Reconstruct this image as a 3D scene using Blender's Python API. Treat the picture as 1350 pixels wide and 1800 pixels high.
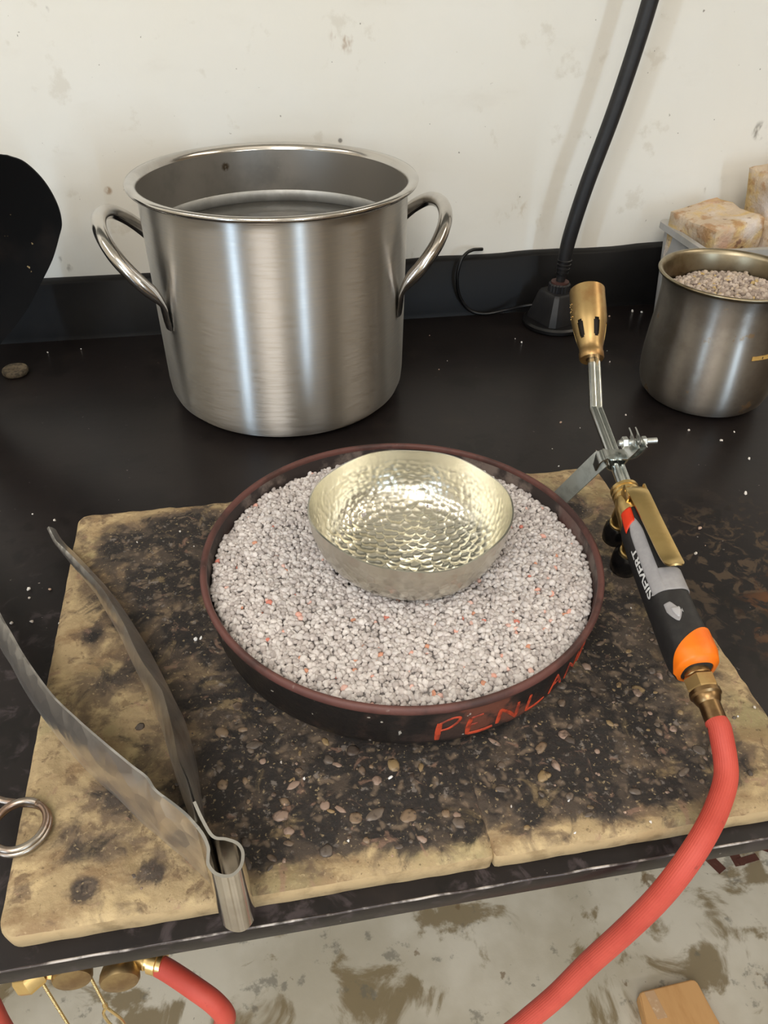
import bpy, bmesh, math, random
import numpy as np
from mathutils import Matrix, Vector

random.seed(7)
rng = np.random.default_rng(7)
sc = bpy.context.scene
for o in list(bpy.data.objects):
    bpy.data.objects.remove(o)
COL = sc.collection
R = math.radians

# ------------------------------------------------------------------ camera, world, lamps, exposure
def camera():
    p, y, r = R(37.5), R(10.5), R(0.8)
    F = np.array([math.sin(y) * math.cos(p), math.cos(y) * math.cos(p), -math.sin(p)])
    Rt = np.array([math.cos(y), -math.sin(y), 0.0])
    U = np.cross(Rt, F)
    Rt2 = Rt * math.cos(r) + U * math.sin(r)
    U2 = np.cross(Rt2, F)
    cd = bpy.data.cameras.new('camera')
    cd.sensor_fit = 'HORIZONTAL'
    cd.sensor_width = 36.0
    cd.lens = 1352.0 / 1350.0 * 36.0
    cd.clip_start = 0.01
    co = bpy.data.objects.new('camera', cd)
    COL.objects.link(co)
    m = Matrix.Identity(4)
    for i in range(3):
        m[i][0], m[i][1], m[i][2] = Rt2[i], U2[i], -F[i]
    m[2][3] = 0.43
    co.matrix_world = m
    sc.camera = co
camera()

w = bpy.data.worlds.new('room_air')
sc.world = w
w.use_nodes = True
w.node_tree.nodes['Background'].inputs[0].default_value = (1.0, 0.93, 0.83, 1)
w.node_tree.nodes['Background'].inputs[1].default_value = 0.10

def area(name, loc, sx, sy, power, col, spin=0.0, up=False):
    l = bpy.data.lights.new(name, 'AREA')
    l.shape = 'RECTANGLE'
    l.size, l.size_y = sx, sy
    l.energy = power
    l.color = col
    o = bpy.data.objects.new(name, l)
    COL.objects.link(o)
    o.location = loc
    o.rotation_euler = (math.pi if up else 0.0, 0, spin)
    return o

# ceiling lamps of the workshop (2.6 m room, bench top at z = 0); the upward pair is added fill to brighten the ceiling
WARM = (1.0, 0.955, 0.90)
area('ceiling_lamp_main', (-0.50, -1.00, 1.66), 0.7, 1.2, 36, WARM)
area('ceiling_lamp_right', (1.75, 0.15, 1.66), 0.5, 1.2, 16, (1.0, 0.90, 0.76))
area('ceiling_lamp_left', (-1.55, 0.20, 1.66), 0.5, 1.2, 13, WARM)
area('ceiling_lamp_rear_left', (-0.9, -2.5, 1.66), 1.2, 0.5, 30, WARM)
area('ceiling_lamp_rear_right', (1.4, -2.4, 1.66), 1.2, 0.5, 22, WARM)
area('added_uplight_front', (0.2, -0.3, 1.42), 1.6, 0.3, 8, WARM, up=True)
area('added_uplight_rear', (0.2, -2.0, 1.42), 1.6, 0.3, 8, WARM, up=True)
# two tall, narrow windows with bluish daylight on the far walls
def window_light(name, loc, az, sx, sy, power):
    o = area(name, loc, sx, sy, power, (0.56, 0.77, 1.0))
    o.rotation_euler = (R(90), 0, R(az))
window_light('window_daylight_left', (-2.28, -2.05, 0.55), -50, 0.05, 1.5, 34)
window_light('window_daylight_rear', (1.07, -3.17, 0.55), 14.5, 0.05, 1.5, 34)

vs = sc.view_settings
vs.view_transform = 'Standard'
vs.look = 'None'
vs.exposure = -0.44
vs.gamma = 1.0
vs.use_curve_mapping = False
sc.cycles.use_denoising = True
sc.cycles.use_adaptive_sampling = True
sc.cycles.adaptive_threshold = 0.03
sc.cycles.max_bounces = 7
sc.cycles.diffuse_bounces = 4
sc.cycles.glossy_bounces = 4
sc.cycles.transmission_bounces = 5
sc.cycles.caustics_reflective = False
sc.cycles.caustics_refractive = False

# ------------------------------------------------------------------ materials
MATS = {}
def mat(name, col, rough=0.5, metal=0.0, layers=(), bump=(), aniso=0.0, spec=0.5, trans=0.0, ior=1.45,
        alpha=1.0, attr=None, attr_mul=1.0, sss=0.0, aniso_rot=0.0, coat=0.0):
    m = bpy.data.materials.new(name)
    m.use_nodes = True
    nt = m.node_tree
    N, L = nt.nodes, nt.links
    b = N['Principled BSDF']
    b.inputs['Roughness'].default_value = rough
    b.inputs['Metallic'].default_value = metal
    b.inputs['Specular IOR Level'].default_value = spec
    b.inputs['IOR'].default_value = ior
    b.inputs['Transmission Weight'].default_value = trans
    b.inputs['Alpha'].default_value = alpha
    b.inputs['Coat Weight'].default_value = coat
    if sss:
        b.inputs['Subsurface Weight'].default_value = sss
        b.inputs['Subsurface Radius'].default_value = (0.01, 0.008, 0.006)
    tc = N.new('ShaderNodeTexCoord')
    if aniso:
        b.inputs['Anisotropic'].default_value = aniso
        b.inputs['Anisotropic Rotation'].default_value = aniso_rot
        tg = N.new('ShaderNodeTangent')
        tg.direction_type = 'RADIAL'
        tg.axis = 'Z'
        L.new(tg.outputs[0], b.inputs['Tangent'])
    def mathn(op, a, bb=None, clamp=False):
        n = N.new('ShaderNodeMath')
        n.operation = op
        n.use_clamp = clamp
        for i, v in enumerate((a, bb)):
            if v is None:
                continue
            if isinstance(v, (int, float)):
                n.inputs[i].default_value = v
            else:
                L.new(v, n.inputs[i])
        return n.outputs[0]
    def coords(st):
        if st is None:
            return tc.outputs['Object']
        mp = N.new('ShaderNodeMapping')
        mp.inputs['Scale'].default_value = st[:3]
        if len(st) > 3:
            mp.inputs['Location'].default_value = (st[3], st[3] * 0.7, st[3] * 1.3)
        L.new(tc.outputs['Object'], mp.inputs[0])
        return mp.outputs[0]
    def tex(t, s, det, st, dist=0.0, warp=None):
        v = coords(st)
        if warp:
            wn = N.new('ShaderNodeTexNoise')
            wn.inputs['Scale'].default_value = warp[0]
            wn.inputs['Detail'].default_value = 3
            L.new(v, wn.inputs['Vector'])
            vm = N.new('ShaderNodeVectorMath')
            vm.operation = 'SCALE'
            L.new(wn.outputs['Color'], vm.inputs[0])
            vm.inputs['Scale'].default_value = warp[1]
            va = N.new('ShaderNodeVectorMath')
            va.operation = 'ADD'
            L.new(v, va.inputs[0])
            L.new(vm.outputs[0], va.inputs[1])
            v = va.outputs[0]
        if t == 'voro' or t == 'vedge':
            n = N.new('ShaderNodeTexVoronoi')
            n.feature = 'F1' if t == 'voro' else 'DISTANCE_TO_EDGE'
            n.inputs['Scale'].default_value = s
            L.new(v, n.inputs['Vector'])
            return n.outputs['Distance']
        n = N.new('ShaderNodeTexNoise')
        n.inputs['Scale'].default_value = s
        n.inputs['Detail'].default_value = det
        n.inputs['Roughness'].default_value = 0.6
        n.inputs['Distortion'].default_value = dist
        L.new(v, n.inputs['Vector'])
        return n.outputs['Fac']
    def remap(x, lo, hi, a=0.0, bb=1.0):
        n = N.new('ShaderNodeMapRange')
        n.interpolation_type = 'SMOOTHSTEP'
        n.inputs['From Min'].default_value = lo
        n.inputs['From Max'].default_value = hi
        n.inputs['To Min'].default_value = a
        n.inputs['To Max'].default_value = bb
        L.new(x, n.inputs['Value'])
        return n.outputs[0]
    if attr:
        an = N.new('ShaderNodeAttribute')
        an.attribute_name = attr
        if attr_mul != 1.0:
            mm = N.new('ShaderNodeMix')
            mm.data_type = 'RGBA'
            mm.blend_type = 'MULTIPLY'
            mm.inputs[0].default_value = 1.0
            L.new(an.outputs['Color'], mm.inputs[6])
            mm.inputs[7].default_value = (attr_mul,) * 3 + (1,)
            cur = mm.outputs[2]
        else:
            cur = an.outputs['Color']
    else:
        rgb = N.new('ShaderNodeRGB')
        rgb.outputs[0].default_value = (*col, 1)
        cur = rgb.outputs[0]
    rcur = None
    for d in layers:
        if 'attrmask' in d:                       # a mask stored on the mesh, broken up by noise
            an = N.new('ShaderNodeAttribute')
            an.attribute_name = d['attrmask']
            nz = tex('noise', d.get('s', 30), d.get('det', 6), d.get('st'), d.get('dist', 0))
            x = mathn('ADD', an.outputs['Fac'], mathn('MULTIPLY', mathn('SUBTRACT', nz, 0.5), d.get('amp', 1.0)))
            mask = remap(x, d['lo'], d['hi'])
        else:
            mask = remap(tex(d.get('t', 'noise'), d['s'], d.get('det', 5), d.get('st'), d.get('dist', 0), d.get('warp')), d['lo'], d['hi'])
            if 'andattr' in d:
                an = N.new('ShaderNodeAttribute')
                an.attribute_name = d['andattr'][0]
                mask = mathn('MULTIPLY', mask, remap(an.outputs['Fac'], d['andattr'][1], d['andattr'][2]))
        if 'at' in d:
            vd = N.new('ShaderNodeVectorMath')
            vd.operation = 'DISTANCE'
            L.new(coords(None), vd.inputs[0])
            vd.inputs[1].default_value = d['at'][:3]
            fall = remap(vd.outputs['Value'], d['at'][3] * d.get('soft', 0.4), d['at'][3], 1.0, 0.0)
            mask = mathn('MULTIPLY', mask, fall)
        mask = mathn('MULTIPLY', mask, d.get('k', 1.0))
        mx = N.new('ShaderNodeMix')
        mx.data_type = 'RGBA'
        L.new(mask, mx.inputs[0])
        L.new(cur, mx.inputs[6])
        mx.inputs[7].default_value = (*d['c'], 1)
        cur = mx.outputs[2]
        if 'r' in d:
            rm = N.new('ShaderNodeMix')
            L.new(mask, rm.inputs[0])
            if rcur is None:
                rm.inputs[2].default_value = rough
            else:
                L.new(rcur, rm.inputs[2])
            rm.inputs[3].default_value = d['r']
            rcur = rm.outputs[0]
    L.new(cur, b.inputs['Base Color'])
    if rcur is not None:
        L.new(rcur, b.inputs['Roughness'])
    nrm = None
    for d in bump:
        h = tex(d.get('t', 'noise'), d['s'], d.get('det', 4), d.get('st'), 0.0, d.get('warp'))
        bn = N.new('ShaderNodeBump')
        bn.inputs['Strength'].default_value = d.get('k', 0.3)
        bn.inputs['Distance'].default_value = d.get('d', 0.001)
        L.new(h, bn.inputs['Height'])
        if nrm is not None:
            L.new(nrm, bn.inputs['Normal'])
        nrm = bn.outputs[0]
    if nrm is not None:
        L.new(nrm, b.inputs['Normal'])
    MATS[name] = m
    return m

def s2l(r, g, b):
    f = lambda c: (c / 255 / 12.92) if c / 255 <= 0.04045 else ((c / 255 + 0.055) / 1.055) ** 2.4
    return (f(r), f(g), f(b))

wall_layers = [
    dict(c=s2l(228, 220, 202), s=1.6, lo=0.35, hi=0.75, k=0.5),
    dict(c=s2l(216, 209, 196), s=9, lo=0.55, hi=0.8, k=0.35, st=(1, 1, 2.2)),
    dict(c=s2l(140, 126, 108), s=90, lo=0.74, hi=0.78, k=0.6, det=3),
    dict(c=s2l(110, 100, 86), s=130, lo=0.74, hi=0.77, k=0.7, det=2, st=(1, 1, 1, 3.0)),
    dict(c=s2l(200, 190, 172), s=26, lo=0.60, hi=0.70, k=0.35, det=7, st=(1, 1, 1, 8.0)),
]
for x, z, rad, c, lo in ((0.1315, 0.3278, 0.020, (168, 140, 112), 0.50), (-0.1526, 0.1746, 0.006, (150, 115, 75), 0.42),
                         (-0.2212, 0.092, 0.014, (120, 112, 96), 0.55), (0.1245, 0.222, 0.0035, (60, 52, 45), 0.30),
                         (-0.1795, 0.3526, 0.006, (110, 100, 90), 0.5), (0.6202, 0.1548, 0.014, (120, 105, 85), 0.56),
                         (0.6734, 0.2198, 0.014, (100, 90, 75), 0.56), (0.20, 0.094, 0.03, (180, 165, 140), 0.58),
                         (0.36, 0.12, 0.04, (205, 194, 174), 0.55)):
    wall_layers.append(dict(c=s2l(*c), s=75, lo=lo, hi=lo + 0.16, st=(1, 1, 0.5), at=(x, 0.993, z, rad), det=3, k=0.7))
M_wall = mat('wall_paint', s2l(234, 231, 223), 0.55, layers=wall_layers, bump=[dict(s=120, k=0.12, d=0.001), dict(s=14, k=0.1, d=0.002)])
M_room = mat('room_paint', s2l(218, 211, 199), 0.7, layers=[dict(c=s2l(200, 192, 178), s=3, lo=0.4, hi=0.7)])
M_panel = mat('dark_wood_panelling', s2l(150, 134, 114), 0.6, layers=[dict(c=s2l(124, 108, 90), s=6, lo=0.4, hi=0.7, st=(1, 1, 0.1))])
M_ceil = mat('ceiling_paint', s2l(232, 226, 214), 0.8, layers=[dict(c=s2l(220, 213, 200), s=3, lo=0.4, hi=0.7)])
M_floor = mat('floor_concrete', s2l(206, 198, 182), 0.6, layers=[
    dict(c=s2l(176, 166, 146), s=3.0, lo=0.42, hi=0.62, k=0.8),
    dict(c=s2l(122, 104, 70), s=8, lo=0.53, hi=0.60, k=0.85, det=9, dist=0.6),
    dict(c=s2l(104, 100, 90), s=28, lo=0.60, hi=0.68, k=0.6, det=6),
    dict(c=s2l(110, 86, 56), s=18, lo=0.66, hi=0.70, k=0.7, st=(1, 1, 1, 5.0)),
    dict(c=s2l(70, 66, 58), s=70, lo=0.70, hi=0.74, k=0.6)],
    bump=[dict(s=60, k=0.2, d=0.002)])
M_bench = mat('bench_laminate', s2l(34, 29, 28), 0.36, spec=0.3, layers=[
    dict(c=s2l(27, 23, 23), s=7, lo=0.4, hi=0.65),
    dict(c=s2l(52, 44, 39), s=16, lo=0.56, hi=0.78, k=0.5),
    dict(c=s2l(82, 72, 74), s=60, lo=0.53, hi=0.66, det=8, k=0.5, at=(-0.16, -0.38, 0.88, 0.42), soft=0.5, r=0.55, dist=0.6),
    dict(c=s2l(150, 140, 135), s=150, lo=0.70, hi=0.74, det=4, k=0.75, r=0.6),
    dict(c=s2l(118, 76, 42), s=38, lo=0.52, hi=0.60, det=9, dist=1.2, k=0.85, at=(0.32, -0.25, 0.88, 0.085), soft=0.3, r=0.8),
    dict(c=s2l(84, 70, 56), s=60, lo=0.52, hi=0.61, det=9, dist=1.2, k=0.75, at=(0.30, -0.18, 0.88, 0.13), soft=0.3, r=0.8),
    dict(c=s2l(20, 17, 16), s=26, lo=0.58, hi=0.64, det=4, k=0.6, st=(1, 1, 1, 2.0))],
    bump=[dict(s=90, k=0.08, d=0.001)])
M_wornhighlight = mat('worn_bench_edge_highlight', s2l(70, 62, 62), 0.4, layers=[dict(c=s2l(196, 188, 182), s=40, lo=0.45, hi=0.60, det=6, k=0.9), dict(c=s2l(44, 38, 37), s=22, lo=0.52, hi=0.60, k=0.9, st=(1, 1, 1, 4))])
M_addedpanel = mat('dark_grey_panel', s2l(88, 88, 82), 0.6, layers=[dict(c=s2l(70, 70, 64), s=5, lo=0.4, hi=0.7)])
M_splash = mat('backsplash_laminate', s2l(17, 16, 16), 0.45, spec=0.2, layers=[
    dict(c=s2l(140, 136, 132), s=120, lo=0.73, hi=0.77, k=0.6),
    dict(c=s2l(30, 28, 28), s=9, lo=0.5, hi=0.75, k=0.6)], bump=[dict(s=40, k=0.1, d=0.001)])
M_board = mat('fire_board', s2l(172, 150, 114), 0.8, layers=[
    dict(c=s2l(200, 176, 134), s=46, lo=0.48, hi=0.64, det=7, k=0.85),
    dict(c=s2l(138, 112, 82), s=26, lo=0.48, hi=0.64, det=9, k=0.8, st=(1, 1.6, 1)),
    dict(c=s2l(140, 134, 96), s=12, lo=0.52, hi=0.68, k=0.6, st=(1, 1, 1, 4)),
    dict(c=s2l(108, 86, 66), s=90, lo=0.54, hi=0.66, det=8, k=0.75, dist=0.5),
    dict(c=s2l(108, 91, 74), attrmask='char', s=44, amp=2.0, lo=0.05, hi=0.45, det=9, k=0.9, dist=0.5),
    dict(c=s2l(72, 63, 56), attrmask='char', s=36, amp=2.2, lo=0.26, hi=0.60, det=9, dist=0.8, k=0.95),
    dict(c=s2l(38, 35, 34), attrmask='char', s=42, amp=2.6, lo=0.50, hi=0.82, det=9, k=0.95, st=(1, 1, 1, 2), dist=0.5),
    dict(c=s2l(146, 126, 106), s=95, t='voro', lo=0.42, hi=0.12, k=0.45, andattr=('char', 0.30, 0.8), warp=(60, 0.03)),
    dict(c=s2l(142, 122, 90), s=34, lo=0.57, hi=0.68, det=8, k=0.65, dist=0.8, st=(1, 1, 1, 9)),
    dict(c=s2l(150, 118, 100), s=48, lo=0.60, hi=0.68, det=6, k=0.55, dist=1.2, st=(1, 1, 1, 11)),
    dict(c=s2l(60, 50, 44), s=95, t='vedge', lo=0.10, hi=0.02, k=0.3, andattr=('char', 0.30, 0.8), warp=(60, 0.03)),
    dict(c=s2l(128, 120, 114), s=170, lo=0.60, hi=0.70, det=5, k=0.7, andattr=('char', 0.3, 0.7)),
    dict(c=s2l(190, 168, 130), s=330, lo=0.60, hi=0.70, det=3, k=0.5),
    dict(c=s2l(70, 54, 40), s=300, lo=0.64, hi=0.72, det=3, k=0.55, st=(1, 1, 1, 7))],
    bump=[dict(s=420, k=0.4, d=0.0008), dict(s=110, k=0.55, d=0.0022, det=8), dict(s=95, t='voro', k=0.30, d=0.0016, warp=(60, 0.03))])
M_boardedge = mat('fire_board_edge', s2l(182, 158, 120), 0.9, layers=[
    dict(c=s2l(150, 128, 94), s=60, lo=0.45, hi=0.7), dict(c=s2l(120, 96, 64), s=25, lo=0.58, hi=0.72, k=0.7)],
    bump=[dict(s=300, k=0.5, d=0.001)])
M_pot = mat('brushed_steel', (0.57, 0.547, 0.52), 0.41, 1.0, aniso=1.0, aniso_rot=0.25, layers=[
    dict(c=(0.50, 0.475, 0.44), s=10, lo=0.45, hi=0.75, st=(1, 1, 0.35), k=0.6),
    dict(c=(0.62, 0.58, 0.52), s=700, lo=0.4, hi=0.7, st=(0.06, 0.06, 1), k=0.6, r=0.30),
    dict(c=(0.20, 0.17, 0.14), s=60, lo=0.72, hi=0.76, k=0.7, r=0.6)],
    bump=[dict(s=900, k=0.05, d=0.0004, st=(0.05, 0.05, 1))])
M_potin = mat('pot_inner_steel', (0.50, 0.47, 0.43), 0.38, 1.0, layers=[
    dict(c=(0.38, 0.36, 0.33), s=14, lo=0.45, hi=0.7), dict(c=(0.70, 0.69, 0.67), s=90, lo=0.70, hi=0.74, r=0.6),
    dict(c=(0.16, 0.12, 0.08), s=110, lo=0.45, hi=0.52, at=(-0.047, 0.1215, 0.212, 0.006))])
M_scale = mat('lime_scale', (0.50, 0.50, 0.48), 0.5, 0.7, layers=[dict(c=(0.38, 0.37, 0.35), s=30, lo=0.4, hi=0.65)])
M_steel = mat('polished_steel', (0.62, 0.59, 0.55), 0.17, 1.0, layers=[dict(c=(0.45, 0.42, 0.39), s=20, lo=0.4, hi=0.7)],
              bump=[dict(s=200, k=0.05, d=0.0005)])
M_tongs = mat('hammered_steel', (0.84, 0.81, 0.78), 0.30, 1.0, layers=[
    dict(c=(0.54, 0.51, 0.48), s=18, lo=0.45, hi=0.68, k=0.8, r=0.42),
    dict(c=(0.34, 0.24, 0.17), s=12, lo=0.58, hi=0.75, k=0.6)],
    bump=[dict(s=85, t='voro', k=0.28, d=0.003), dict(s=300, k=0.06, d=0.0006)])
M_pitcher = mat('tarnished_steel', (0.42, 0.385, 0.345), 0.36, 1.0, aniso=0.9, aniso_rot=0.25, layers=[
    dict(c=(0.26, 0.23, 0.20), s=16, lo=0.42, hi=0.66, k=0.85, r=0.42),
    dict(c=(0.36, 0.22, 0.10), s=40, lo=0.64, hi=0.70, k=0.7, r=0.6),
    dict(c=(0.66, 0.62, 0.57), s=24, lo=0.58, hi=0.75, k=0.5, st=(1, 1, 1, 3))])
M_pitcherin = mat('tarnished_inner_steel', (0.34, 0.29, 0.20), 0.35, 1.0, layers=[dict(c=(0.19, 0.14, 0.08), s=18, lo=0.4, hi=0.65)])
M_zinc = mat('zinc_plated', (0.66, 0.67, 0.64), 0.42, 1.0, layers=[dict(c=(0.48, 0.49, 0.47), s=60, lo=0.4, hi=0.7)])
M_chrome = mat('bright_zinc', (0.66, 0.68, 0.65), 0.2, 1.0, layers=[dict(c=(0.5, 0.52, 0.5), s=60, lo=0.4, hi=0.7)])
M_galv = mat('galvanised_strip', s2l(168, 171, 164), 0.45, 0.35, layers=[dict(c=s2l(150, 153, 146), s=120, lo=0.4, hi=0.7)])
M_slotshade = mat('slot_shade_metal', s2l(20, 15, 12), 0.8, layers=[dict(c=s2l(34, 24, 16), s=60, lo=0.4, hi=0.7)])
M_brass = mat('satin_brass', (0.78, 0.56, 0.24), 0.30, 1.0, layers=[dict(c=(0.62, 0.42, 0.16), s=60, lo=0.45, hi=0.75, k=0.6)])
M_brassold = mat('aged_brass', (0.52, 0.36, 0.16), 0.40, 1.0, layers=[
    dict(c=(0.40, 0.22, 0.09), s=34, lo=0.45, hi=0.66, k=0.8), dict(c=(0.75, 0.55, 0.22), s=50, lo=0.6, hi=0.75, k=0.6)])
M_brassdk = mat('heat_darkened_brass', (0.30, 0.19, 0.09), 0.36, 1.0, layers=[dict(c=(0.16, 0.09, 0.05), s=50, lo=0.4, hi=0.7)])
M_brassdull = mat('dull_brass', (0.36, 0.26, 0.13), 0.5, 1.0, layers=[dict(c=(0.26, 0.17, 0.09), s=60, lo=0.4, hi=0.66)])
M_silver = mat('raised_silver', (0.70, 0.68, 0.60), 0.25, 1.0, layers=[
    dict(c=(0.68, 0.65, 0.52), s=22, lo=0.4, hi=0.7, k=0.6), dict(c=(0.70, 0.67, 0.60), s=60, lo=0.6, hi=0.75, k=0.4)],
    bump=[dict(s=500, k=0.04, d=0.0004)])
M_panrim = mat('rusted_pan_rim', s2l(98, 62, 56), 0.55, layers=[
    dict(c=s2l(66, 44, 40), s=24, lo=0.42, hi=0.62), dict(c=s2l(150, 132, 122), s=90, lo=0.68, hi=0.76, k=0.5)],
    bump=[dict(s=160, k=0.2, d=0.001)])
M_panbody = mat('black_pan_enamel', s2l(32, 29, 28), 0.42, layers=[
    dict(c=s2l(70, 52, 45), s=22, lo=0.48, hi=0.64, k=0.75, r=0.6),
    dict(c=s2l(116, 66, 50), s=20, lo=0.60, hi=0.66, k=0.75, r=0.7, det=8),
    dict(c=s2l(190, 182, 170), s=120, lo=0.70, hi=0.73, k=0.8, det=2)],
    bump=[dict(s=90, k=0.4, d=0.002)])
M_panin = mat('sooty_pan_inner', s2l(52, 44, 42), 0.7, layers=[
    dict(c=s2l(128, 114, 106), s=34, lo=0.46, hi=0.64, k=0.8, det=7), dict(c=s2l(90, 52, 46), s=12, lo=0.55, hi=0.7, k=0.6)])
M_orangepaint = mat('orange_red_paint', s2l(186, 70, 42), 0.55, layers=[dict(c=s2l(110, 48, 36), s=130, lo=0.45, hi=0.62, k=0.85), dict(c=s2l(40, 34, 32), s=90, lo=0.62, hi=0.67, k=0.9, det=6)])
M_grain = mat('pumice', (1, 1, 1), 0.95, attr='tint', bump=[dict(s=1500, k=0.15, d=0.0004)])
M_handle = mat('black_rubber', s2l(38, 36, 36), 0.5, layers=[dict(c=s2l(46, 44, 43), s=200, lo=0.4, hi=0.7)])
M_grey = mat('grey_rubber', s2l(150, 147, 148), 0.55, layers=[dict(c=s2l(166, 163, 163), s=150, lo=0.4, hi=0.7, k=0.6)])
M_orange = mat('orange_plastic', s2l(246, 122, 22), 0.42, layers=[dict(c=s2l(236, 108, 20), s=40, lo=0.4, hi=0.7)])
M_red = mat('red_plastic', s2l(232, 62, 22), 0.45, layers=[dict(c=s2l(214, 52, 20), s=60, lo=0.4, hi=0.7)])
M_white = mat('white_print', s2l(225, 223, 220), 0.6, layers=[dict(c=s2l(205, 203, 200), s=400, lo=0.4, hi=0.7)])
M_knob = mat('black_knob_plastic', s2l(18, 17, 17), 0.22, layers=[dict(c=s2l(26, 24, 24), s=80, lo=0.4, hi=0.7)])
M_hose = mat('red_rubber_hose', s2l(194, 78, 64), 0.6, layers=[
    dict(c=s2l(178, 64, 52), s=30, lo=0.4, hi=0.7, k=0.7), dict(c=s2l(120, 52, 44), s=120, lo=0.66, hi=0.74, k=0.5)])
M_black = mat('matte_black', s2l(26, 25, 26), 0.5, layers=[dict(c=s2l(36, 34, 34), s=60, lo=0.4, hi=0.7)])
M_blackdk = mat('black_plastic', s2l(14, 13, 13), 0.4, layers=[dict(c=s2l(22, 20, 20), s=60, lo=0.4, hi=0.7)])
M_paddle = mat('speckled_black_paint', s2l(8, 7, 7), 0.6, spec=0.1, layers=[
    dict(c=s2l(20, 16, 14), s=16, lo=0.5, hi=0.7),
    dict(c=s2l(150, 130, 95), s=110, lo=0.72, hi=0.75, k=0.8, det=3),
    dict(c=s2l(110, 92, 60), s=45, lo=0.70, hi=0.73, k=0.7, det=6)])
M_bin = mat('frosted_plastic', s2l(216, 213, 210), 0.5, trans=0.35, ior=1.2, layers=[dict(c=s2l(200, 197, 190), s=20, lo=0.4, hi=0.7)])
M_brick = mat('fire_brick', s2l(200, 180, 156), 0.9, layers=[
    dict(c=s2l(206, 176, 118), s=26, lo=0.44, hi=0.60, k=0.85, det=8, dist=0.8), dict(c=s2l(166, 124, 82), s=44, lo=0.50, hi=0.64, k=0.8, det=8),
    dict(c=s2l(214, 204, 198), s=20, lo=0.52, hi=0.66, k=0.8, st=(1, 1, 1, 3), det=7),
    dict(c=s2l(112, 78, 64), s=62, lo=0.62, hi=0.69, k=0.85, det=6), dict(c=s2l(196, 146, 120), s=14, lo=0.54, hi=0.68, k=0.6, st=(1, 1, 1, 6))],
    bump=[dict(s=160, k=0.8, d=0.002), dict(s=45, k=0.8, d=0.004)])
M_wood = mat('tan_wood', s2l(206, 158, 104), 0.6, layers=[
    dict(c=s2l(188, 138, 84), s=30, lo=0.4, hi=0.7, st=(1, 0.25, 1)),
    dict(c=s2l(150, 104, 62), s=60, lo=0.35, hi=0.5, at=(0.01, -0.04, 0.02, 0.011), soft=0.6)])
M_tape = mat('clear_tape', s2l(196, 160, 124), 0.18, layers=[dict(c=s2l(226, 200, 170), s=60, lo=0.5, hi=0.65)])
M_masking = mat('yellowed_tape', s2l(190, 150, 80), 0.7, layers=[dict(c=s2l(150, 108, 52), s=80, lo=0.45, hi=0.7)])
M_ink = mat('dark_ink', s2l(52, 40, 26), 0.7, layers=[dict(c=s2l(72, 54, 34), s=200, lo=0.4, hi=0.7)])
M_floorpaint = mat('dark_red_floor_paint', s2l(84, 46, 36), 0.7, layers=[dict(c=s2l(110, 84, 68), s=60, lo=0.55, hi=0.7)])
M_copper = mat('copper_wire', (0.30, 0.21, 0.16), 0.34, 1.0, layers=[dict(c=(0.40, 0.36, 0.31), s=30, lo=0.45, hi=0.6)])
M_water = mat('pot_water', (0.16, 0.15, 0.13), 0.06, trans=0.5, ior=1.33, layers=[dict(c=(0.12, 0.115, 0.10), s=12, lo=0.4, hi=0.7)])
M_chain = mat('brass_chain', (0.78, 0.62, 0.32), 0.25, 1.0, layers=[dict(c=(0.6, 0.45, 0.2), s=60, lo=0.4, hi=0.7)])
M_stone = mat('grimy_disc', s2l(112, 98, 78), 0.7, layers=[dict(c=s2l(74, 64, 50), s=150, lo=0.45, hi=0.6)], bump=[dict(s=200, k=0.4, d=0.001)])
M_metaldk = mat('dull_steel', (0.3, 0.29, 0.28), 0.45, 1.0, layers=[dict(c=(0.22, 0.21, 0.2), s=10, lo=0.4, hi=0.7)])

# ------------------------------------------------------------------ mesh helpers (all in world metres)
def A3(v):
    return np.array(v, float)

def join(*parts):
    V, F, n = [], [], 0
    for v, f in parts:
        V.append(np.asarray(v, float))
        F += [tuple(i + n for i in q) for q in f]
        n += len(v)
    return np.concatenate(V), F

ROOT = {}
def thing(name, loc, label, cat, group=None):
    o = bpy.data.objects.new(name, None)
    o.empty_display_size = 0.01
    COL.objects.link(o)
    o.location = loc
    o['label'] = label
    o['category'] = cat
    if group:
        o['group'] = group
    ROOT[o.name] = A3(loc)
    return o

def obj(name, VF, m, parent=None, angle=35, origin=None, attrs=None, label=None, cat=None, group=None, kind=None):
    V, F = VF
    V = np.array(V, float)
    off = A3((0, 0, 0))
    if parent is not None:
        off = ROOT[parent.name]
    elif origin is not None:
        off = A3(origin)
    me = bpy.data.meshes.new(name)
    me.from_pydata((V - off).tolist(), [], F)
    bm = bmesh.new()
    bm.from_mesh(me)
    bmesh.ops.recalc_face_normals(bm, faces=bm.faces)
    bm.to_mesh(me)
    bm.free()
    if angle:
        me.polygons.foreach_set('use_smooth', [True] * len(me.polygons))
        if angle < 180:
            me.set_sharp_from_angle(angle=R(angle))
    me.materials.append(m)
    if attrs:
        for k, (typ, data) in attrs.items():
            a = me.attributes.new(k, typ, 'POINT')
            a.data.foreach_set('color' if typ == 'FLOAT_COLOR' else 'value', np.asarray(data, np.float32).ravel())
    o = bpy.data.objects.new(name, me)
    COL.objects.link(o)
    if parent is not None:
        o.parent = parent
    elif origin is not None:
        o.location = origin
    ROOT[o.name] = off
    if label:
        o['label'] = label
    if cat:
        o['category'] = cat
    if group:
        o['group'] = group
    if kind:
        o['kind'] = kind
    return o

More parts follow.
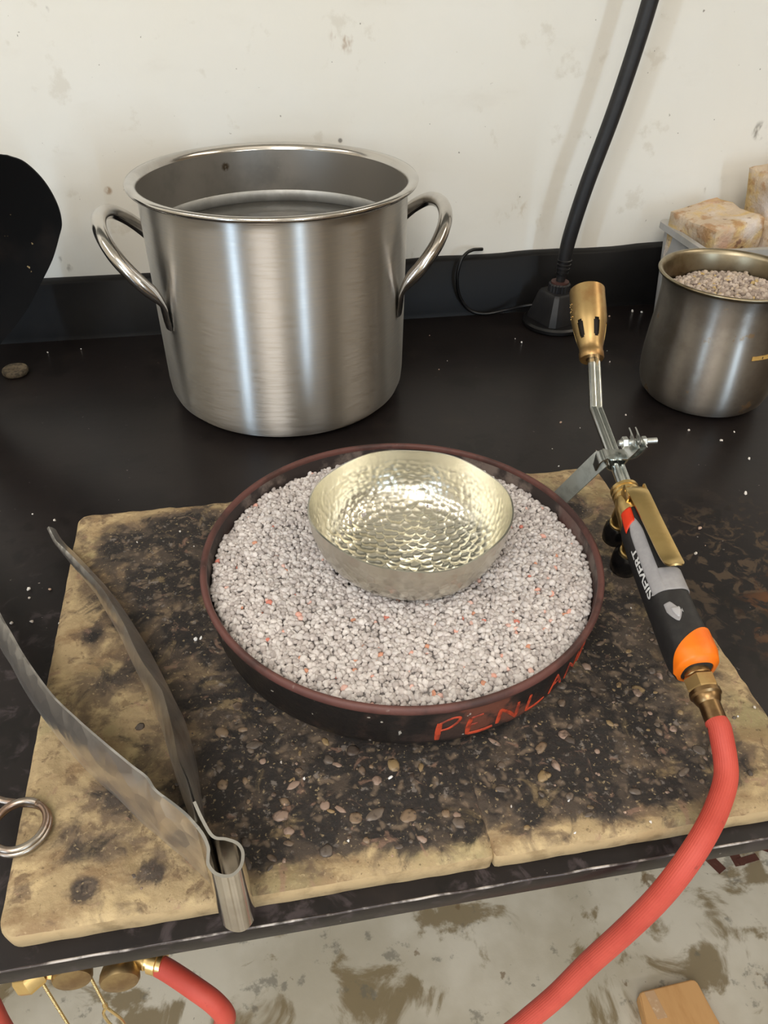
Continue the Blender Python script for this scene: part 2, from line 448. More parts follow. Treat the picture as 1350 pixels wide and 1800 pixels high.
def box(c, s, bev=0.0, rot=None, seg=2):
    bm = bmesh.new()
    bmesh.ops.create_cube(bm, size=1.0)
    bmesh.ops.scale(bm, vec=s, verts=bm.verts)
    if bev:
        bmesh.ops.bevel(bm, geom=list(bm.edges), offset=bev, segments=seg, affect='EDGES', profile=0.5)
    V = np.array([v.co[:] for v in bm.verts])
    bm.verts.index_update()
    F = [tuple(v.index for v in f.verts) for f in bm.faces]
    bm.free()
    if rot is not None:
        V = V @ np.asarray(rot, float).T
    return V + A3(c), F

def rotm(rx=0, ry=0, rz=0):
    return np.array((Matrix.Rotation(R(rz), 3, 'Z') @ Matrix.Rotation(R(ry), 3, 'Y') @ Matrix.Rotation(R(rx), 3, 'X')))

def frame(d, up=(0, 0, 1)):
    d = A3(d) / np.linalg.norm(d)
    up = A3(up)
    u = up - (up @ d) * d
    if np.linalg.norm(u) < 1e-6:
        u = A3((1, 0, 0)) - d[0] * d
    u /= np.linalg.norm(u)
    r = np.cross(d, u)
    return np.stack([r, u, d], 1)          # columns: right, up, along

def lathe(prof, n=48, c=(0, 0, 0), fr=None, close=False):
    prof = [(max(r, 0.0), z) for r, z in prof]
    V, rings = [], []
    for r, z in prof:
        if r < 1e-7:
            rings.append([len(V)] * n)
            V.append((0, 0, z))
        else:
            rings.append(list(range(len(V), len(V) + n)))
            V += [(r * math.cos(2 * math.pi * k / n), r * math.sin(2 * math.pi * k / n), z) for k in range(n)]
    F = []
    R2 = rings + ([rings[0]] if close else [])
    for a, b in zip(R2, R2[1:]):
        for k in range(n):
            q = (a[k], a[(k + 1) % n], b[(k + 1) % n], b[k])
            q2 = []
            for i in q:
                if i not in q2:
                    q2.append(i)
            if len(q2) > 2:
                F.append(tuple(q2))
    V = np.array(V, float)
    if fr is not None:
        V = V @ np.asarray(fr).T
    return V + A3(c), F

def smooth_path(P, k=8):
    P = np.array(P, float)
    Q = np.vstack([2 * P[0] - P[1], P, 2 * P[-1] - P[-2]])
    out = []
    for i in range(1, len(Q) - 2):
        p0, p1, p2, p3 = Q[i - 1:i + 3]
        for t in np.arange(k) / k:
            out.append(0.5 * ((2 * p1) + (-p0 + p2) * t + (2 * p0 - 5 * p1 + 4 * p2 - p3) * t * t + (-p0 + 3 * p1 - 3 * p2 + p3) * t ** 3))
    out.append(Q[-2])
    return np.array(out)

def tube(P, r, n=14, caps=True, ref=None, rb=None, ribs=0, ribd=0.0):
    """sweep a circle (or an ellipse: r along the reference normal, rb across)"""
    P = np.array(P, float)
    m = len(P)
    r = np.broadcast_to(np.asarray(r, float), (m,))
    rb = r if rb is None else np.broadcast_to(np.asarray(rb, float), (m,))
    T = np.gradient(P, axis=0)
    T /= np.linalg.norm(T, axis=1)[:, None]
    V = []
    N0 = None
    for i in range(m):
        if ref is not None:
            a = A3(ref[i] if np.ndim(ref) == 2 else ref)
        elif N0 is None:
            a = A3((0, 0, 1)) if abs(T[i][2]) < 0.9 else A3((1, 0, 0))
        else:
            a = N0
        a = a - (a @ T[i]) * T[i]
        a /= np.linalg.norm(a)
        N0 = a
        b = np.cross(T[i], a)
        for k in range(n):
            t = 2 * math.pi * k / n
            rr = 1.0 + (ribd if ribs and (k % 2) else 0.0)
            V.append(P[i] + (a * math.cos(t) * r[i] + b * math.sin(t) * rb[i]) * rr)
    F = []
    for i in range(m - 1):
        for k in range(n):
            k2 = (k + 1) % n
            F.append((i * n + k, i * n + k2, (i + 1) * n + k2, (i + 1) * n + k))
    if caps:
        F.append(tuple(range(n))[::-1])
        F.append(tuple((m - 1) * n + k for k in range(n)))
    return np.array(V), F

def prism(poly, z0, z1):
    n = len(poly)
    V = [(x, y, z0) for x, y in poly] + [(x, y, z1) for x, y in poly]
    F = [tuple(range(n))[::-1], tuple(range(n, 2 * n))] + [(i, (i + 1) % n, n + (i + 1) % n, n + i) for i in range(n)]
    return np.array(V, float), F

def to_frame(VF, fr, c):
    V, F = VF
    return np.asarray(V) @ np.asarray(fr).T + A3(c), F

def sheet(G, th):
    """thin solid from a grid of points G[i][j] (shape m,n,3), thickness th along the mean normal"""
    G = np.array(G, float)
    m, n, _ = G.shape
    du = np.gradient(G, axis=0)
    dv = np.gradient(G, axis=1)
    N = np.cross(du, dv)
    N /= np.linalg.norm(N, axis=2)[..., None] + 1e-12
    A, B = G + N * th / 2, G - N * th / 2
    V = np.concatenate([A.reshape(-1, 3), B.reshape(-1, 3)])
    F = []
    k = m * n
    for i in range(m - 1):
        for j in range(n - 1):
            a, b, c, d = i * n + j, i * n + j + 1, (i + 1) * n + j + 1, (i + 1) * n + j
            F.append((a, b, c, d))
            F.append((k + d, k + c, k + b, k + a))
    edge = [i * n for i in range(m)] + [(m - 1) * n + j for j in range(1, n)] + [i * n + n - 1 for i in range(m - 2, -1, -1)] + [j for j in range(n - 2, 0, -1)]
    for a, b in zip(edge, edge[1:] + edge[:1]):
        F.append((a, b, k + b, k + a))
    return V, F

def vnoise(x, y, seed=0):
    """smooth value noise on the plane"""
    g = np.random.default_rng(seed).random((64, 64))
    xi, yi = np.floor(x).astype(int), np.floor(y).astype(int)
    fx, fy = x - xi, y - yi
    fx, fy = fx * fx * (3 - 2 * fx), fy * fy * (3 - 2 * fy)
    a = g[xi % 64, yi % 64] * (1 - fx) + g[(xi + 1) % 64, yi % 64] * fx
    b = g[xi % 64, (yi + 1) % 64] * (1 - fx) + g[(xi + 1) % 64, (yi + 1) % 64] * fx
    return a * (1 - fy) + b * fy

# ------------------------------------------------------------------ the room
FZ = -0.88
def struct(name, VF, m):
    return obj(name, VF, m, kind='structure', angle=30)
YW = 0.993
floor = struct('floor', box((0.3, -1.1, FZ - 0.05), (5.4, 4.4, 0.1)), M_floor)
struct('wall_back', box((0.3, YW + 0.05, 0.42), (5.4, 0.1, 2.6)), M_wall)
struct('wall_left', box((-2.35, -1.1, 0.42), (0.1, 4.3, 2.6)), M_room)
struct('wall_right', box((2.95, -1.1, 0.42), (0.1, 4.3, 2.6)), M_panel)
struct('wall_front', box((0.3, -3.25, 0.42), (5.4, 0.1, 2.6)), M_room)
struct('ceiling', box((0.3, -1.1, 1.78), (5.4, 4.4, 0.1)), M_ceil)

struct('added_dark_panel', join(box((0.2, YW - 0.006, 0.78), (1.7, 0.010, 0.58), 0.003), box((0.2, YW - 0.0135, 0.78), (1.6, 0.005, 0.48), 0.002)), M_addedpanel)  # unseen panel, added so the bowl's base reflects something dark

# letters painted on the floor, partly hidden by the bench edge
def floor_letter(strokes):
    ps = []
    for x0, y0, x1, y1, wd in strokes:
        d = A3((x1 - x0, y1 - y0, 0))
        ln = np.linalg.norm(d)
        fr = frame(d)
        ps.append(to_frame(box((0, 0, 0), (wd, 0.0012, ln)), fr, ((x0 + x1) / 2, (y0 + y1) / 2, FZ + 0.0008 + 0.0003 * len(ps))))
    o = obj('painted_letter', join(*ps), M_floorpaint, floor, angle=0)
    o['label'] = 'dark red-brown letter painted on the floor'
floor_letter([(0.672, 0.598, 0.735, 0.613, 0.016), (0.700, 0.604, 0.716, 0.568, 0.018)])
floor_letter([(0.752, 0.640, 0.752, 0.572, 0.018), (0.752, 0.634, 0.815, 0.634, 0.013), (0.752, 0.604, 0.800, 0.606, 0.012), (0.752, 0.578, 0.790, 0.582, 0.012)])
floor_letter([(0.812, 0.588, 0.845, 0.640, 0.018)])

# ------------------------------------------------------------------ workbench
YF = 0.2005
bench = thing('workbench', (0.1, 0.6, FZ), 'long black laminate workbench with low backsplash against the wall', 'workbench')
obj('worktop', box((0.10, (YF + 0.978) / 2, -0.0075), (2.3, 0.978 - YF, 0.015), 0.0014), M_bench, bench)
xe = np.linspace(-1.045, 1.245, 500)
obj('worn_edge_highlight', tube(np.stack([xe, YF + 0.0004 + 0.0005 * (vnoise(xe * 70, xe * 0, 2) - 0.5), -0.0006 + 0.0005 * (vnoise(xe * 55, xe * 0, 9) - 0.5)], 1), 0.0007, 6), M_wornhighlight, bench, angle=60)  # pale strip paints the edge's highlight along with its chipped wear
nx = 120
xs = np.linspace(-1.05, 1.25, nx)
top = 0.0745 + 0.0065 * np.clip((xs - 0.15) / 0.4, 0, 1) + np.where(xs > 0.22, 0.0016 * (vnoise(xs * 24, xs * 0 + 3, 5) - 0.5) * 2, 0)
V, F = [], []
for x, t in zip(xs, top):
    V += [(x, 0.972, 0.0), (x, 0.974, 0.006), (x, 0.9755, t - 0.003), (x, 0.9785, t), (x, 0.9925, t), (x, 0.9925, 0.0)]
for i in range(nx - 1):
    for j in range(6):
        F.append((i * 6 + j, i * 6 + (j + 1) % 6, (i + 1) * 6 + (j + 1) % 6, (i + 1) * 6 + j))
F += [(0, 1, 2, 3, 4, 5), tuple((nx - 1) * 6 + j for j in range(6))[::-1]]
obj('backsplash', (np.array(V), F), M_splash, bench, angle=50)
for lx in (-1.0, 1.2):
    for ly in (0.27, 0.93):
        obj('leg', join(box((lx, ly, (FZ - 0.015) / 2 - 0.0), (0.05, 0.05, -FZ - 0.016), 0.004), box((lx, ly, FZ + 0.006), (0.08, 0.08, 0.012), 0.003)), M_metaldk, bench)

# ------------------------------------------------------------------ soldering boards
DL = [(-.118, .523, .026, .8), (-.071, .531, .039, 1), (-.083, .475, .036, 1), (-.043, .482, .027, 1), (-.068, .416, .027, 1), (-.04, .394, .024, .9), (-.029, .341, .03, 1), (-.059, .336, .015, .7), (-.137, .42, .007, .9), (-.121, .375, .015, .5), (-.102, .433, .019, .6), (-.103, .283, .015, .6), (-.123, .262, .013, .4), (-.085, .232, .008, .6), (-.119, .229, .006, .9), (-.035, .289, .028, 1.2), (-.016, .255, .026, 1.1), (.011, .261, .03, 1), (.038, .257, .03, 1), (.07, .244, .027, 1), (.091, .233, .017, 1), (-.027, .235, .014, .9), (.065, .288, .05, 1.3), (.11, .252, .017, 1), (-.162, .512, .009, .6), (-.111, .253, .016, .35), (-.141, .287, .01, .2), (.05, .42, .1, 1.2)]
DR = [(.266, .505, .018, .8), (.27, .453, .014, .6), (.252, .387, .022, .9), (.231, .338, .024, 1), (.23, .307, .027, 1), (.171, .271, .033, 1.2), (.229, .27, .026, 1), (.145, .25, .024, 1), (.187, .235, .027, 1), (.224, .237, .021, .9), (.263, .26, .015, .7), (.156, .222, .013, .5), (.13, .226, .013, .7), (.268, .242, .016, .5), (.252, .318, .016, .8), (.205, .214, .013, .5), (.17, .4, .09, 1.2), (.113, .285, .02, 1.1), (.118, .258, .018, 1), (.128, .305, .02, 1.1), (.112, .236, .010, .7)]
BT = 0.015
def charmap(x, y, D):
    c = np.zeros_like(x)
    for bx, by, r, s in D:
        c = np.maximum(c, s * np.exp(-(((x - bx) ** 2 + (y - by) ** 2) / (1.35 * r) ** 2)))
    return c

def board(name, x0, x1, y0, y1, D, skew, label, radl=0.010, radr=0.010, seed=1, lean=0.0):
    nx, ny = int((x1 - x0) / 0.0028), int((y1 - y0) / 0.0028)
    u, v = np.meshgrid(np.linspace(x0, x1, nx), np.linspace(y0, y1, ny), indexing='ij')
    # round the plan corners
    cx_, cy_ = (x0 + x1) / 2, (y0 + y1) / 2
    hx, hy = (x1 - x0) / 2, (y1 - y0) / 2
    px, py = u - cx_, v - cy_
    rad = np.where(px < 0, radl, radr)
    qx, qy = np.maximum(np.abs(px) - (hx - rad), 0) / rad, np.maximum(np.abs(py) - (hy - rad), 0) / rad
    sx, sy = qx * np.sqrt(1 - qy ** 2 / 2), qy * np.sqrt(1 - qx ** 2 / 2)
    X = cx_ + np.sign(px) * (np.minimum(np.abs(px), hx - rad) + sx * rad)
    Y = cy_ + np.sign(py) * (np.minimum(np.abs(py), hy - rad) + sy * rad)
    d = np.minimum(hx - np.abs(px), hy - np.abs(py))            # distance from the edge
    Z = BT - 0.0022 * np.exp(-d / 0.0022) * (0.6 + 0.8 * vnoise(u * 140, v * 140, seed)) \
        + 0.0007 * (vnoise(u * 60, v * 60, seed + 1) - 0.5) + 0.0007 * (vnoise(u * 210, v * 210, seed + 2) - 0.5)
    X = X + skew * (v - y0) * ((u - x0) / (x1 - x0) if skew > 0 else (x1 - u) / (x1 - x0)) * 1.0
    X = X + lean * (Y - y0) * (1 - (u - x0) / (x1 - x0))
    ch = charmap(X, Y, D)
    dd = np.minimum(np.minimum(hx - px if radr > 0.005 else 1.0, hx + px if radl > 0.005 else 1.0), hy - np.abs(py))
    ch *= np.clip(dd / 0.02, 0.25, 1)
    V = np.stack([X, Y, Z], 2).reshape(-1, 3)
    F = [(i * ny + j, (i + 1) * ny + j, (i + 1) * ny + j + 1, i * ny + j + 1) for i in range(nx - 1) for j in range(ny - 1)]
    t = thing(name, (cx_, cy_, 0), label, 'soldering board')
    obj('top_face', (V, F), M_board, t, angle=180, attrs={'char': ('FLOAT', ch.ravel())})
    edge = [i * ny for i in range(nx)] + [(nx - 1) * ny + j for j in range(1, ny)] + [i * ny + ny - 1 for i in range(nx - 2, -1, -1)] + [j for j in range(ny - 2, 0, -1)]
    E0 = V[edge]
    rows = []
    c0 = A3((cx_, cy_, 0))
    for k, (zz, out) in enumerate(((None, 0), (0.0105, 0.0008), (0.005, 0.0004), (0.0004, -0.0004))):
        P = E0.copy()
        if zz is not None:
            P[:, 2] = zz
            dirn = P - c0
            dirn[:, 2] = 0
            dirn /= np.linalg.norm(dirn, axis=1)[:, None]
            P += dirn * (out + 0.0006 * (vnoise(E0[:, 0] * 90 + k * 7, E0[:, 1] * 90, seed + 3)[:, None] - 0.5))
            P[:, 2] = zz
        rows.append(P)
    n = len(edge)
    V2 = np.concatenate(rows)
    F2 = [(k * n + i, k * n + (i + 1) % n, (k + 1) * n + (i + 1) % n, (k + 1) * n + i) for k in range(3) for i in range(n)]
    F2.append(tuple(3 * n + i for i in range(n)))
    obj('side_edge', (V2, F2), M_boardedge, t, angle=60)
    return t
bl = board('soldering_board', -0.1600, 0.1045, 0.2108, 0.5710, DL, 0.08, 'larger scorched tan soldering board under the steel tongs', 0.010, 0.002, seed=11, lean=-0.016)
brd = board('soldering_board', 0.1056, 0.3125, 0.2102, 0.5712, DR, -0.08, 'smaller scorched soldering board under the torch', 0.002, 0.010, seed=23)

def ico():
    bm = bmesh.new()
    bmesh.ops.create_icosphere(bm, subdivisions=1, radius=1.0)
    V = np.array([v.co[:] for v in bm.verts])
    bm.verts.index_update()
    F = np.array([[v.index for v in f.verts] for f in bm.faces])
    bm.free()
    return V, F
ICO_V, ICO_F = ico()
bm = bmesh.new()
bmesh.ops.create_icosphere(bm, subdivisions=2, radius=1.0)
ICO2_V = np.array([v.co[:] for v in bm.verts])
bm.verts.index_update()
ICO2_F = np.array([[v.index for v in f.verts] for f in bm.faces])
bm.free()

def scatter(pos, size, flat=0.8, jit=0.22, base=(ICO_V, ICO_F), seed=1, aniso=0.3, tilt=True):
    """many small stones joined in one mesh; returns (V,F) and verts per stone"""
    g = np.random.default_rng(seed)
    bv, bf = base
    n, k = len(pos), len(bv)
    V = np.repeat(bv[None], n, 0) * (1 + jit * g.standard_normal((n, k, 1)).clip(-1.6, 1.6))
    sc_ = size[:, None] * (1 + aniso * (g.random((n, 3)) - 0.5) * 2)
    sc_[:, 2] *= flat
    V = V * sc_[:, None, :]
    if tilt:
        q = g.standard_normal((n, 4))
    else:
        q = np.stack([g.standard_normal(n), 0 * g.random(n), 0 * g.random(n), g.standard_normal(n)], 1)
    q /= np.linalg.norm(q, axis=1)[:, None]
    ww, x, y, z = q.T
    Rm = np.stack([1 - 2 * (y * y + z * z), 2 * (x * y - z * ww), 2 * (x * z + y * ww),
                   2 * (x * y + z * ww), 1 - 2 * (x * x + z * z), 2 * (y * z - x * ww),
                   2 * (x * z - y * ww), 2 * (y * z + x * ww), 1 - 2 * (x * x + y * y)], 1).reshape(n, 3, 3)
    V = np.einsum('nij,nkj->nki', Rm, V) + np.asarray(pos)[:, None, :]
    F = (bf[None] + (np.arange(n) * k)[:, None, None]).reshape(-1, bf.shape[1])
    return V.reshape(-1, 3), F.tolist(), k

# glassy flux drips stuck to each board
def flux(D, parent, n, x0, x1, y0, y1, seed, side):
    g = np.random.default_rng(seed)
    P = []
    while len(P) < n:
        x, y = g.uniform(x0, x1), g.uniform(y0, y1)
        if g.random() < charmap(np.array(x), np.array(y), D) * 0.9 and (x - .0915) ** 2 + (y - .42) ** 2 > .137 ** 2:
            P.append((x, y, BT + 0.0001))
    size = 0.0010 + 0.0032 * g.random(n) ** 1.8
    V, F, k = scatter(np.array(P), size, flat=0.30, jit=0.13, base=(ICO2_V, ICO2_F), seed=seed + 1, tilt=False, aniso=0.5)
    pal = np.array([s2l(*c) for c in ((128, 108, 88), (112, 96, 82), (92, 82, 74), (148, 126, 112), (80, 71, 65), (142, 120, 88), (104, 92, 82), (98, 88, 80))])
    col = np.concatenate([pal[g.integers(0, len(pal), n)], np.ones((n, 1))], 1)
    obj('flux_residue', (V, F), M_flux, parent, angle=180, attrs={'tint': ('FLOAT_COLOR', np.repeat(col, k, 0))}, kind='stuff')
M_flux = mat('flux_glass', (1, 1, 1), 0.35, attr='tint', layers=[dict(c=s2l(70, 58, 50), s=160, lo=0.5, hi=0.65, k=0.8)])
flux(DL, bl, 110, -0.10, 0.10, 0.224, 0.34, 5, 0)
flux(DR, brd, 110, 0.115, 0.29, 0.222, 0.36, 9, 1)

# ------------------------------------------------------------------ stock pot
PX, PY = 0.0345, 0.806
def pot():
    t = thing('stock_pot', (PX, PY, 0), 'large brushed stainless steel stock pot with two loop handles against the wall', 'pot')
    outer = [(0.0, 0.0015), (0.100, 0.0012), (0.112, 0.002), (0.1205, 0.0055), (0.1265, 0.0115), (0.1298, 0.020), (0.1308, 0.032),
             (0.1312, 0.08), (0.1318, 0.15), (0.1325, 0.221), (0.1332, 0.2245)]
    lip = [(0.1332, 0.2245), (0.1375, 0.2262), (0.1405, 0.2272), (0.1420, 0.2290), (0.1423, 0.2308), (0.1412, 0.2324), (0.1385, 0.2327), (0.1345, 0.2318), (0.1316, 0.2295), (0.1308, 0.2265)]
    inner = [(0.1308, 0.2265), (0.1305, 0.18), (0.1296, 0.05), (0.1285, 0.02), (0.118, 0.006), (0.0, 0.004)]
    obj('body', lathe(outer, 96, (PX, PY, 0)), M_pot, t, angle=60)
    obj('rolled_rim', lathe(lip, 96, (PX, PY, 0)), M_steel, t, angle=180)
    inn = obj('inner_wall', lathe(inner, 96, (PX, PY, 0)), M_potin, t, angle=60)
    obj('scale_ring', lathe([(0.1303, 0.1715), (0.1299, 0.1718), (0.1299, 0.1835), (0.1303, 0.1838)], 96, (PX, PY, 0)), M_scale, inn, angle=180)
    half = [(-0.1165, -0.0625, 0.106), (-0.1175, -0.063, 0.118), (-0.1190, -0.0645, 0.132), (-0.1255, -0.0690, 0.1455), (-0.1390, -0.0700, 0.162),
            (-0.1545, -0.0600, 0.1795), (-0.1670, -0.0360, 0.1935), (-0.1715, 0.0, 0.1985)]
    full = half + [(x, -y, z) for x, y, z in half[::-1][1:]]
    for s in (1, -1):
        P = smooth_path([(PX + s * x, PY + y, z) for x, y, z in full], 6)
        m = len(P)
        e = np.minimum(np.arange(m), m - 1 - np.arange(m)) / 6.0
        k = np.clip((e - 1.6) / 1.6, 0, 1)
        rn = 0.0016 + (0.0070 - 0.0016) * k          # along the pot's normal
        rb = 0.0085 + (0.0070 - 0.0085) * k
        rb = rb * np.where(e < 0.5, 0.75 + 0.5 * e, 1)
        ref = np.stack([P[:, 0] - PX, P[:, 1] - PY, 0 * P[:, 2]], 1)
        obj('handle', tube(P, rn, 16, True, ref, rb), M_steel, t, angle=70)
    return t
pot()
obj('water', lathe([(0.0, 0.1712), (0.05, 0.1712), (0.12, 0.1712), (0.1298, 0.1714), (0.1298, 0.168), (0.1285, 0.02), (0.117, 0.0065), (0.0, 0.0045)], 64, (PX, PY, 0)), M_water,
    origin=(PX, PY, 0.0045), label='still grey water standing inside the stock pot', cat='water', angle=40)

# ------------------------------------------------------------------ annealing pan with pumice
TX, TY = 0.0915, 0.420
def pan():
    t = thing('annealing_pan', (TX, TY, BT), 'round black annealing pan with rusty rim and orange lettering on the boards', 'pan')
    obj('turntable', lathe([(0, 0.0155), (0.075, 0.0155), (0.078, 0.0170), (0.078, 0.0215), (0, 0.0218)], 48, (TX, TY, 0)), M_metaldk, t)
    obj('body', lathe([(0, 0.0215), (0.125, 0.0213), (0.1345, 0.0222), (0.1385, 0.0258), (0.1400, 0.031), (0.1424, 0.056), (0.1428, 0.0600)], 112, (TX, TY, 0)), M_panbody, t, angle=60)
    obj('inner_wall', lathe([(0.1408, 0.0645), (0.1400, 0.058), (0.1375, 0.032), (0.130, 0.025), (0, 0.024)], 112, (TX, TY, 0)), M_panin, t, angle=60)
    a = np.linspace(0, 2 * math.pi, 13)[:-1]
    obj('rolled_rim', lathe([(0.1429 + 0.0025 * math.cos(k), 0.0634 + 0.0034 * math.sin(k)) for k in a], 112, (TX, TY, 0), close=True), M_panrim, t, angle=180)
    def letter(strokes):
        ps = []
        for pts, wd in strokes:
            P = smooth_path(pts, 5) if len(pts) > 2 else np.linspace(pts[0], pts[1], 6)
            Q, ref = [], []
            for th, z in P:
                r = 0.1400 + (z - 0.031) / 0.025 * 0.0024 + 0.0002
                Q.append((TX + r * math.cos(R(th)), TY + r * math.sin(R(th)), z))
                ref.append((math.cos(R(th)), math.sin(R(th)), -0.09))
            m = len(Q)
            wv = wd * (0.75 + 0.35 * np.sin(np.linspace(0.4, 2.9, m)))
            ps.append(tube(Q, 0.0004, 8, True, np.array(ref), wv))
        obj('painted_letter', join(*ps), M_orangepaint, t, angle=60)
    letter([([(-91.6, .0480), (-91.8, .039), (-91.9, .0305)], .0018), ([(-91.6, .0475), (-88.6, .0520), (-86.6, .0515), (-87.2, .0465), (-89.2, .0415), (-91.4, .0400)], .0010)])
    letter([([(-83.6, .0480), (-84.0, .039), (-84.0, .0312)], .0016), ([(-83.9, .0312), (-80.5, .0308), (-77.0, .0318)], .0015), ([(-83.7, .0405), (-81.6, .0412)], .0009), ([(-83.6, .0480), (-80.4, .0495)], .0010)])
    letter([([(-75.6, .0329), (-75.3, .0470)], .0016), ([(-75.3, .0470), (-72.5, .0400), (-69.8, .0310)], .0012), ([(-69.8, .0310), (-69.9, .0465)], .0013)])
    letter([([(-66.0, .0470), (-66.2, .0312)], .0014), ([(-66.2, .0312), (-63, .0312), (-59.7, .0326)], .0014)])
    letter([([(-57.6, .0320), (-56.0, .0480)], .0012), ([(-56.0, .0480), (-52.6, .0335)], .0012), ([(-57.0, .0390), (-54.0, .0400)], .0009)])
    letter([([(-50.3, .0325), (-50.0, .0470)], .0012), ([(-50.0, .0470), (-45.2, .0330)], .0010), ([(-45.2, .0330), (-44.8, .0470)], .0012)])
    letter([([(-42.6, .0325), (-42.3, .0470)], .0012), ([(-42.3, .0470), (-38.6, .0430), (-38.4, .0370), (-42.4, .0325)], .0010)])
    return t
pan()

def pumice(name, cx, cy, rad, zfun, grain, n_layers, label, pal, seed, hole=None, special=(), spec_p=0.0, floor_z=None):
    g = np.random.default_rng(seed)
    P = []
    for li in range(n_layers):
        st = grain * 1.84
        xs = np.arange(-rad, rad, st)
        for j, yy in enumerate(np.arange(-rad, rad, st * 0.87)):
            x = xs + (st / 2 if (j + li) % 2 else 0) + g.uniform(-0.36, 0.36, len(xs)) * st
            y = yy + g.uniform(-0.36, 0.36, len(xs)) * st
            ok = x ** 2 + y ** 2 < (rad - grain * 0.7) ** 2
            if hole:
                ok &= (x + cx - hole[0]) ** 2 + (y + cy - hole[1]) ** 2 > hole[2] ** 2
            for a, b in zip(x[ok], y[ok]):
                P.append((cx + a, cy + b, 0.0))
    P = np.array(P)
    P[:, 2] = zfun(P[:, 0], P[:, 1]) + g.uniform(-0.8, 0.25, len(P)) * grain
    n = len(P)
    size = grain * g.uniform(0.72, 1.22, n)
    V, F, k = scatter(P, size, flat=0.85, jit=0.075, base=(ICO2_V, ICO2_F), seed=seed + 1, aniso=0.34)
    pal = np.array([s2l(*c) for c in pal])
    idx = g.integers(0, len(pal), n)
    col = pal[idx] * g.uniform(0.84, 1.06, (n, 1))
    sp = g.random(n) < spec_p
    spc = np.array([s2l(*c) for c in special]) if len(special) else pal
    col[sp] = spc[g.integers(0, len(spc), sp.sum())]
    tint = np.repeat(np.concatenate([col, np.ones((n, 1))], 1), k, 0)
    # bed under the grains
    nb, nr = 64, 14
    bedV, bedF = [], []
    for i in range(nr + 1):
        for q in range(nb):
            rr = (rad - 0.0008) * i / nr
            x, y = cx + rr * math.cos(2 * math.pi * q / nb), cy + rr * math.sin(2 * math.pi * q / nb)
            bedV.append((x, y, 0))
    bedV = np.array(bedV)
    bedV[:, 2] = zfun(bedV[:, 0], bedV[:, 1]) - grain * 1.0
    for i in range(nr):
        for q in range(nb):
            bedF.append((i * nb + q, i * nb + (q + 1) % nb, (i + 1) * nb + (q + 1) % nb, (i + 1) * nb + q))
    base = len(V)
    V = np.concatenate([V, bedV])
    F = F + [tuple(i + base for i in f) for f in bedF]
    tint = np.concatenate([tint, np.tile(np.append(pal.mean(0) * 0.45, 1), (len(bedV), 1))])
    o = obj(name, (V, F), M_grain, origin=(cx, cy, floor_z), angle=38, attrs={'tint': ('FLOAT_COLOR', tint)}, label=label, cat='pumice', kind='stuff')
    return o

BX, BY = 0.0995, 0.4335
def zpan(x, y):
    d = np.hypot(x - BX, y - BY)
    return 0.0535 - 0.016 * np.clip((0.054 - d) / 0.006, 0, 1) + 0.0020 * (vnoise((x + 1) * 40, (y + 1) * 40, 3) - 0.5)
pumice('pumice_grains', TX, TY, 0.1392, zpan, 0.00205, 2, 'pale pinkish grey pumice grains filling the round pan',
       [(214, 207, 203), (208, 200, 196), (200, 191, 187), (220, 213, 209), (186, 177, 173)], 31, hole=(BX, BY, 0.0535),
       special=[(222, 168, 152), (206, 128, 112), (204, 146, 120), (226, 186, 174), (216, 176, 164)], spec_p=0.016, floor_z=0.0245)

